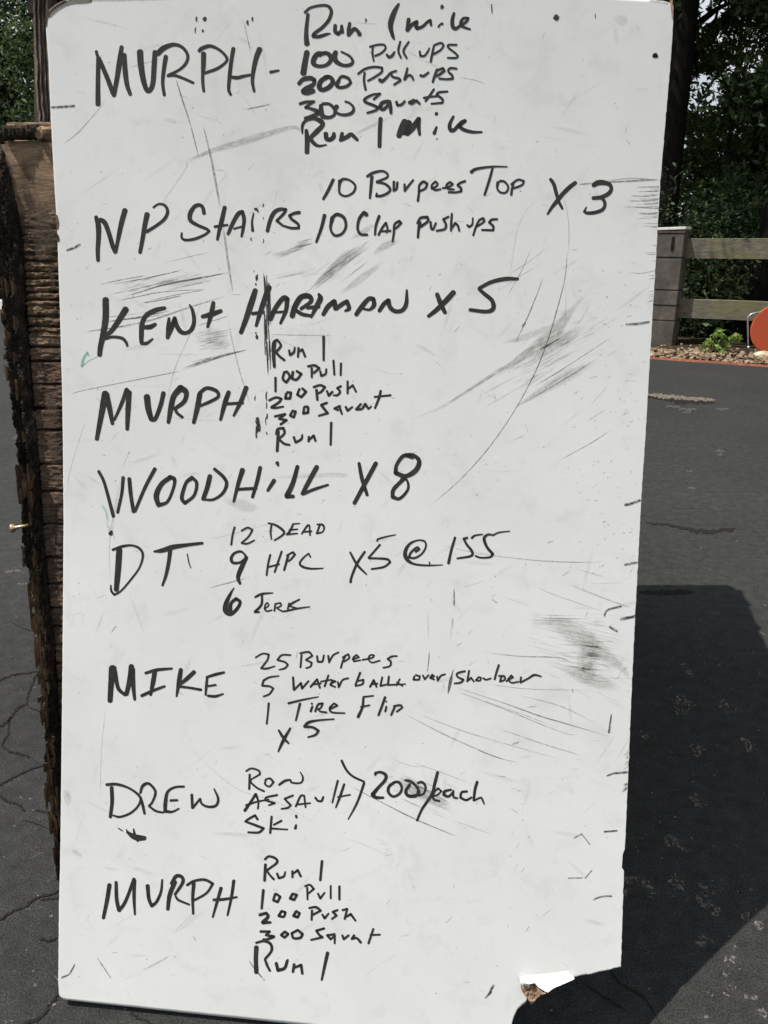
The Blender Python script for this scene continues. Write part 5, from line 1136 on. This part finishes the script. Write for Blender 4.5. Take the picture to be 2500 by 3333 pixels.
B(HB, [(-80, 362, 3), (0, 340, 4), (300, 280, 5), (500, 240, 6)], 0.85, 0.08); B(HB, [(500, 240, 4), (700, 170, 9), (860, 125, 5)], 0.8); B(HB, [(0, 35, 3), (60, 22, 6), (250, 0, 8)], 0.6)
B(HB, [(620, -160, 3), (560, 20, 4), (470, 230, 4), (430, 400, 3)], 0.55); B(HB, [(750, -40, 5), (790, 150, 7), (840, 330, 5), (880, 435, 3)], 0.5); B(HB, [(390, 480, 2), (600, 500, 2), (720, 500, 2)], 0.4)
B(HB, [(960, 45, 3), (1100, 50, 6), (1330, 52, 5)], 0.5); B(HB, [(1000, 60, 4), (1120, 120, 5)], 0.3); B(HB, [(240, 640, 6), (190, 760, 3)], 0.3); B(HB, [(530, 560, 3), (500, 640, 5)], 0.25)
B((0, 1100, .4069), [(700, 620, 2), (640, 800, 4), (560, 1070, 4), (530, 1270, 4)], 0.5)
B((0, 1100, .4069), [(960, 1130, 5), (900, 1450, 8), (875, 1700, 5), (890, 2000, 4)], 0.45); B((0, 1100, .4069), [(975, 1100, 3), (905, 1500, 5), (930, 1650, 3)], 0.5)
# tape line and top scratches
B(TB, [(150, 530, 8), (190, 660, 11), (245, 830, 9), (310, 1080, 7)], 0.8, 0.1); B(TB, [(330, 830, 6), (380, 1030, 14), (410, 1180, 18), (450, 1400, 14)], 0.6, 0.1); B(TB, [(470, 1530, 14), (505, 1780, 18), (535, 1980, 8)], 0.5, 0.1)
B(TB, [(600, 120, 3), (630, 240, 4), (660, 355, 4)], 0.7); B(TB, [(608, 130, 3), (640, 290, 4), (655, 370, 3)], 0.6); B(TB, [(610, 740, 4), (700, 722, 10), (800, 700, 6)], 0.9); B(TB, [(1350, 150, 2), (1430, 158, 3), (1530, 163, 3)], 0.7)
B(TB, [(410, 290, 3), (470, 210, 4), (540, 145, 4)], 0.3); B(TB, [(415, 1150, 3), (450, 1148, 4), (505, 1162, 3)], 0.6); B(TB, [(70, 1775, 2), (230, 1735, 4), (385, 1700, 4)], 0.7); B(TB, [(840, 1260, 4), (800, 1440, 3)], 0.3)
B(TB, [(220, 1085, 20), (210, 1150, 8), (20, 1420, 6)], 0.3); B(TB, [(640, 1450, 5), (750, 1360, 6)], 0.4)
for k in range(26): x = random.uniform(1060, 1420); y = 1940-(x-1060)*0.75+random.gauss(0, 45); l = random.uniform(60, 260); B(TB, [(x-l/2, y+l*.38, 2), (x, y, random.uniform(3, 7)), (x+l/2, y-l*.38, 2)], random.uniform(0.25, 0.65))
for k in range(14): x = random.uniform(860, 1120); y = 1880-(x-860)*0.22+random.gauss(0, 22); l = random.uniform(80, 260); B(TB, [(x-l/2, y+l*.1, 2), (x, y, 3), (x+l/2, y-l*.1, 2)], 0.35)
for k in range(12): x = random.uniform(830, 1050); y = 1720-(x-830)*0.33+random.gauss(0, 14); B(TB, [(x-50, y+17, 4), (x+50, y-17, 6)], 0.5)
S([(200, 472, 2), (250, 435, 3), (300, 380, 2), (350, 320, 2)], 0.8); S([(415, 222, 2), (465, 207, 2), (525, 192, 3)], 0.6)
S([(1440, 205, 2), (1600, 260, 2), (1585, 277, 2)], 0.0); S([(1490, 250, 1.6), (1550, 262, 2), (1583, 275, 1.6)], 0.6); S([(1375, 195, 2), (1430, 220, 2)], 0.6)
S([(345, 2290, 2), (330, 2450, 2), (326, 2600, 2)], 0.4); S([(580, 2400, 1.5), (760, 2560, 2), (900, 2610, 2), (1060, 2700, 1.5)], 0.35); S([(680, 1755, 2), (770, 1735, 2), (960, 1680, 2)], 0.4); S([(672, 1916, 2), (740, 1898, 5), (815, 1878, 2)], 0.6)
S([(640, 2960, 2), (560, 3040, 3), (630, 3000, 2)], 0.3); S([(460, 3160, 6), (520, 3130, 8), (555, 3108, 4)], 0.3)
S([(740, 560, 2), (700, 620, 2)], 0.3); S([(1755, 640, 2), (1690, 730, 2), (1650, 960, 2)], 0.35); S([(1830, 620, 2), (1848, 700, 3), (1852, 760, 3), (1850, 830, 3)], 0.4)
S([(1880, 600, 3), (1960, 594, 6), (2145, 584, 7)], 0.8, 0.08); S([(1960, 590, 2), (2060, 580, 5), (2148, 588, 5)], 0.5)
for k in range(34):   # grimy right edge
    y = random.uniform(606, 740) if k < 22 else random.uniform(740, 1000); xe = lerp_tab(XR, y)
    l = random.uniform(12, 80) if k < 22 else random.uniform(6, 40)
    S([(xe-l, y+random.uniform(-3, 2), 1.2), (xe-l/2, y, 2), (xe-1, y-random.uniform(0, 4), 3)], random.uniform(0.5, 1.0), 0.05)
for k in range(28):
    y = random.choice([random.uniform(2440, 2500), random.uniform(2540, 2570)]); xe = lerp_tab(XR, y); l = random.uniform(6, 22); S([(xe-l, y+l*0.6, 1.2), (xe-1, y, 3)], 0.8, 0.05)
S([(2001, 673, 3), (2033, 673, 3), (2145, 672, 3)], 0.0)
for y in (637, 653, 673): S([(2060-random.uniform(0, 30), y, 2), (2100, y+1, 3), (2143, y-2, 4)], 0.9, 0.1)
# random specks, nicks and short scratches everywhere
rn = random.Random(21)
for k in range(900):
    x = rn.uniform(215, 2100); y = rn.uniform(20, 3240)
    if rn.random() < 0.72: l = rn.uniform(1, 5); w = rn.uniform(1.5, 4.5); al = rn.uniform(0.3, 0.95)
    else: l = rn.uniform(8, 34); w = rn.uniform(1.2, 3); al = rn.uniform(0.2, 0.7)
    a = rn.gauss(-0.5, 0.7) if x < 1500 else rn.gauss(-0.7, 0.9)
    if x > lerp_tab(XR, y)-8 or (y > 3150 and x > 1640): continue
    mk.stroke([(x-l*math.cos(a)/2, y-l*math.sin(a)/2, w*0.6), (x, y, w), (x+l*math.cos(a)/2, y+l*math.sin(a)/2, w*0.5)], al, 0.0, 0.0002, cap=False, n=2, ends=0.4)
for k in range(95):      # soft tone clusters on the right
    x = rn.gauss(1980, 60); y = rn.uniform(850, 1900)
    if x > lerp_tab(XR, y)-8: continue
    l = rn.uniform(3, 14); mk.stroke([(x, y, 1), (x+l*0.3, y+l*0.2, rn.uniform(1.5, 3.5)), (x+l*0.8, y+rn.uniform(-6, 6), 1)], rn.uniform(0.2, 0.65), 0.0, 0.0002, cap=False, n=2)
mk.build('scuff_marks', 'scuff', 'grey scratches, scuffs and specks all over the board', 'stuff')

mk = Marks()
def M_(bl, pts, a, fade=0.25):
    x0, y0, k = bl; mk.stroke([(x0+p[0]*k, y0+p[1]*k, p[2]*k) for p in pts], a, fade, 0.00006, cap=False, n=12, ends=0.0)
M_(Q6, [(1215, 255, 12), (1100, 385, 40), (1030, 470, 75), (950, 570, 110), (820, 665, 70), (700, 745, 40), (600, 800, 30), (400, 930, 24), (240, 1025, 18), (20, 1110, 8)], 0.6)
M_(Q6, [(1180, 500, 20), (1040, 580, 90), (900, 680, 60), (750, 790, 14)], 0.4); M_(Q6, [(1250, 720, 30), (1050, 820, 80), (880, 920, 50), (700, 1030, 10)], 0.4); M_(Q6, [(1000, 480, 20), (800, 570, 50), (640, 610, 10)], 0.35)
M_(R7, [(1175, 660, 60), (1190, 780, 150), (1185, 900, 150), (1180, 1000, 60)], 0.35); M_(R7, [(1150, 930, 30), (1190, 900, 60), (1220, 910, 20)], 0.5)
for k in range(60):
    x = random.gauss(1180, 70); y = random.gauss(830, 100); l = random.uniform(60, 190); sl = random.uniform(0.0, 0.2)
    M_(R7, [(x-l/2, y-l*sl/2, 3), (x, y, random.uniform(6, 16)), (x+l/2, y+l*sl/2, 3)], random.uniform(0.12, 0.34))
for k in range(34):
    x = random.gauss(930, 140); y = 640 + (960-x)*0.5 + random.gauss(0, 45); l = random.uniform(80, 240)
    M_(Q6, [(x-l/2, y+l*.28, 3), (x, y, random.uniform(6, 18)), (x+l/2, y-l*.28, 3)], random.uniform(0.12, 0.32))
M_(R7, [(900, 600, 20), (1100, 700, 160), (1380, 900, 60), (1450, 1000, 20)], 0.35); M_(R7, [(1000, 900, 40), (1200, 980, 120), (1400, 1050, 30)], 0.4)
M_(TB, [(210, 1090, 16), (400, 1015, 40), (640, 945, 60), (930, 860, 34), (1000, 895, 12)], 0.5, 0.1); M_(TB, [(1350, 910, 20), (1450, 860, 26), (1620, 780, 16)], 0.4); M_(TB, [(320, 1045, 26), (360, 1035, 30)], 0.5)
M_(TB, [(1060, 1950, 20), (1200, 1830, 80), (1300, 1740, 90), (1450, 1660, 40)], 0.65); M_(TB, [(1320, 1620, 20), (1420, 1560, 50), (1500, 1510, 20)], 0.4); M_(TB, [(820, 1745, 30), (930, 1690, 40), (1060, 1620, 20)], 0.6)
M_(TB, [(1250, 1990, 20), (1400, 1880, 60), (1560, 1760, 20)], 0.4); M_(TB, [(1480, 1720, 14), (1560, 1660, 60), (1660, 1620, 30)], 0.5); M_(FB, [(900, 480, 60), (980, 560, 160), (1070, 600, 40)], 0.3); M_(FB, [(480, 130, 40), (700, 140, 60), (950, 110, 30)], 0.3)
M_(FB, [(390, 430, 20), (420, 470, 60), (440, 500, 20)], 0.5); M_(OB, [(760, 230, 40), (900, 330, 140), (1100, 430, 120), (1220, 500, 40)], 0.5)
M_((1700, 0, .4822), [(610, 120, 30), (680, 140, 90), (720, 150, 30)], 0.25); M_((0, 2000, .6026), [(345, 940, 14), (365, 985, 50), (370, 1040, 16)], 0.35); M_((0, 2000, .6026), [(390, 1270, 20), (415, 1290, 30), (450, 1310, 14)], 0.3)
M_((300, 1440, .663), [(640, 280, 20), (740, 310, 70), (830, 330, 20)], 0.3); M_((300, 1440, .663), [(850, 175, 16), (1200, 160, 30), (1260, 170, 10)], 0.25)
# grime along the upper left corner and top edge
for k in range(7): mk.stroke([(156+k, 58, 10), (166+k*2, 36+k, 14), (195+k*2, 14+k, 18), (240, 2+k, 20), (300, -6+k*2, 20)], 0.8, 0.1, 0.00006, cap=False, n=8, ends=0.0)
mk.stroke([(225, -4, 22), (400, -6, 26), (620, -12, 22)], 0.7, 0.1, 0.00006, cap=False, n=8, ends=0.0); mk.stroke([(2110, 2, 8), (2150, 6, 12), (2182, 12, 12)], 0.9, 0.1, 0.00006, cap=False, n=8, ends=0.0)
rn = random.Random(4)
for k in range(150):
    x = rn.uniform(240, 2080); y = rn.uniform(60, 3200); l = rn.uniform(50, 190); w = rn.uniform(5, 18); a = rn.gauss(-0.5, 0.8)
    if y > 3100 and x > 1600: continue
    mk.stroke([(x-l*math.cos(a)/2, y-l*math.sin(a)/2, w*0.5), (x, y, w), (x+l*math.cos(a)/2, y+l*math.sin(a)/2, w*0.5)], rn.uniform(0.06, 0.2), 0.4, 0.00006, cap=False, n=8, ends=0.0)
mk.build('smear_marks', 'smear', 'soft grey rubbed smears on the board', 'stuff')
# weather stains on the timber
mk = Marks(lambda x, y, off: fp(x, y, 0.012+off))
for pts, a in (([(150, 640, 30), (148, 720, 60), (158, 780, 90), (150, 820, 70), (130, 850, 16)], 0.9), ([(170, 760, 50), (180, 800, 40)], 0.8), ([(170, 870, 14), (180, 900, 20), (185, 950, 14)], 0.8), ([(170, 1260, 30), (180, 1320, 46), (186, 1380, 40)], 0.8),
               ([(175, 1400, 30), (186, 1440, 40), (190, 1500, 30)], 0.8), ([(110, 1340, 20), (140, 1360, 24), (160, 1370, 20)], 0.6)):
    mk.stroke(pts, a, 0.12, 0.0, cap=False, n=10, ends=0.0)
mk.build('weather_stain', 'stain', 'dark weather stains on the brown timber', 'stuff', crate)
# bare brown edge strip at the top right corner
mk = Marks(); mk.stroke([(2186, 14, 9), (2189, 30, 9), (2190, 58, 6)], 1.0, 0, 0.0004); mk.stroke([(2184, -6, 12), (2188, 10, 10)], 1.0, 0, 0.0004); mk.build('bare_edge', 'torn_fibre')
mk = Marks(); mk.stroke([(184, 701, 5), (188, 725, 8), (187, 745, 5)], 1, 0, 0.0004); mk.stroke([(187, 765, 6), (190, 780, 8), (189, 786, 4)], 1, 0, 0.0004); mk.stroke([(150, 84, 5), (151, 62, 8), (160, 40, 7), (180, 22, 6), (215, 2, 5)], 1, 0, 0.0004)
mk.stroke([(2074, 2000, 6), (2068, 2003, 9)], 1, 0, 0.0004)
mk.build('bare_edge', 'sheet_edge')
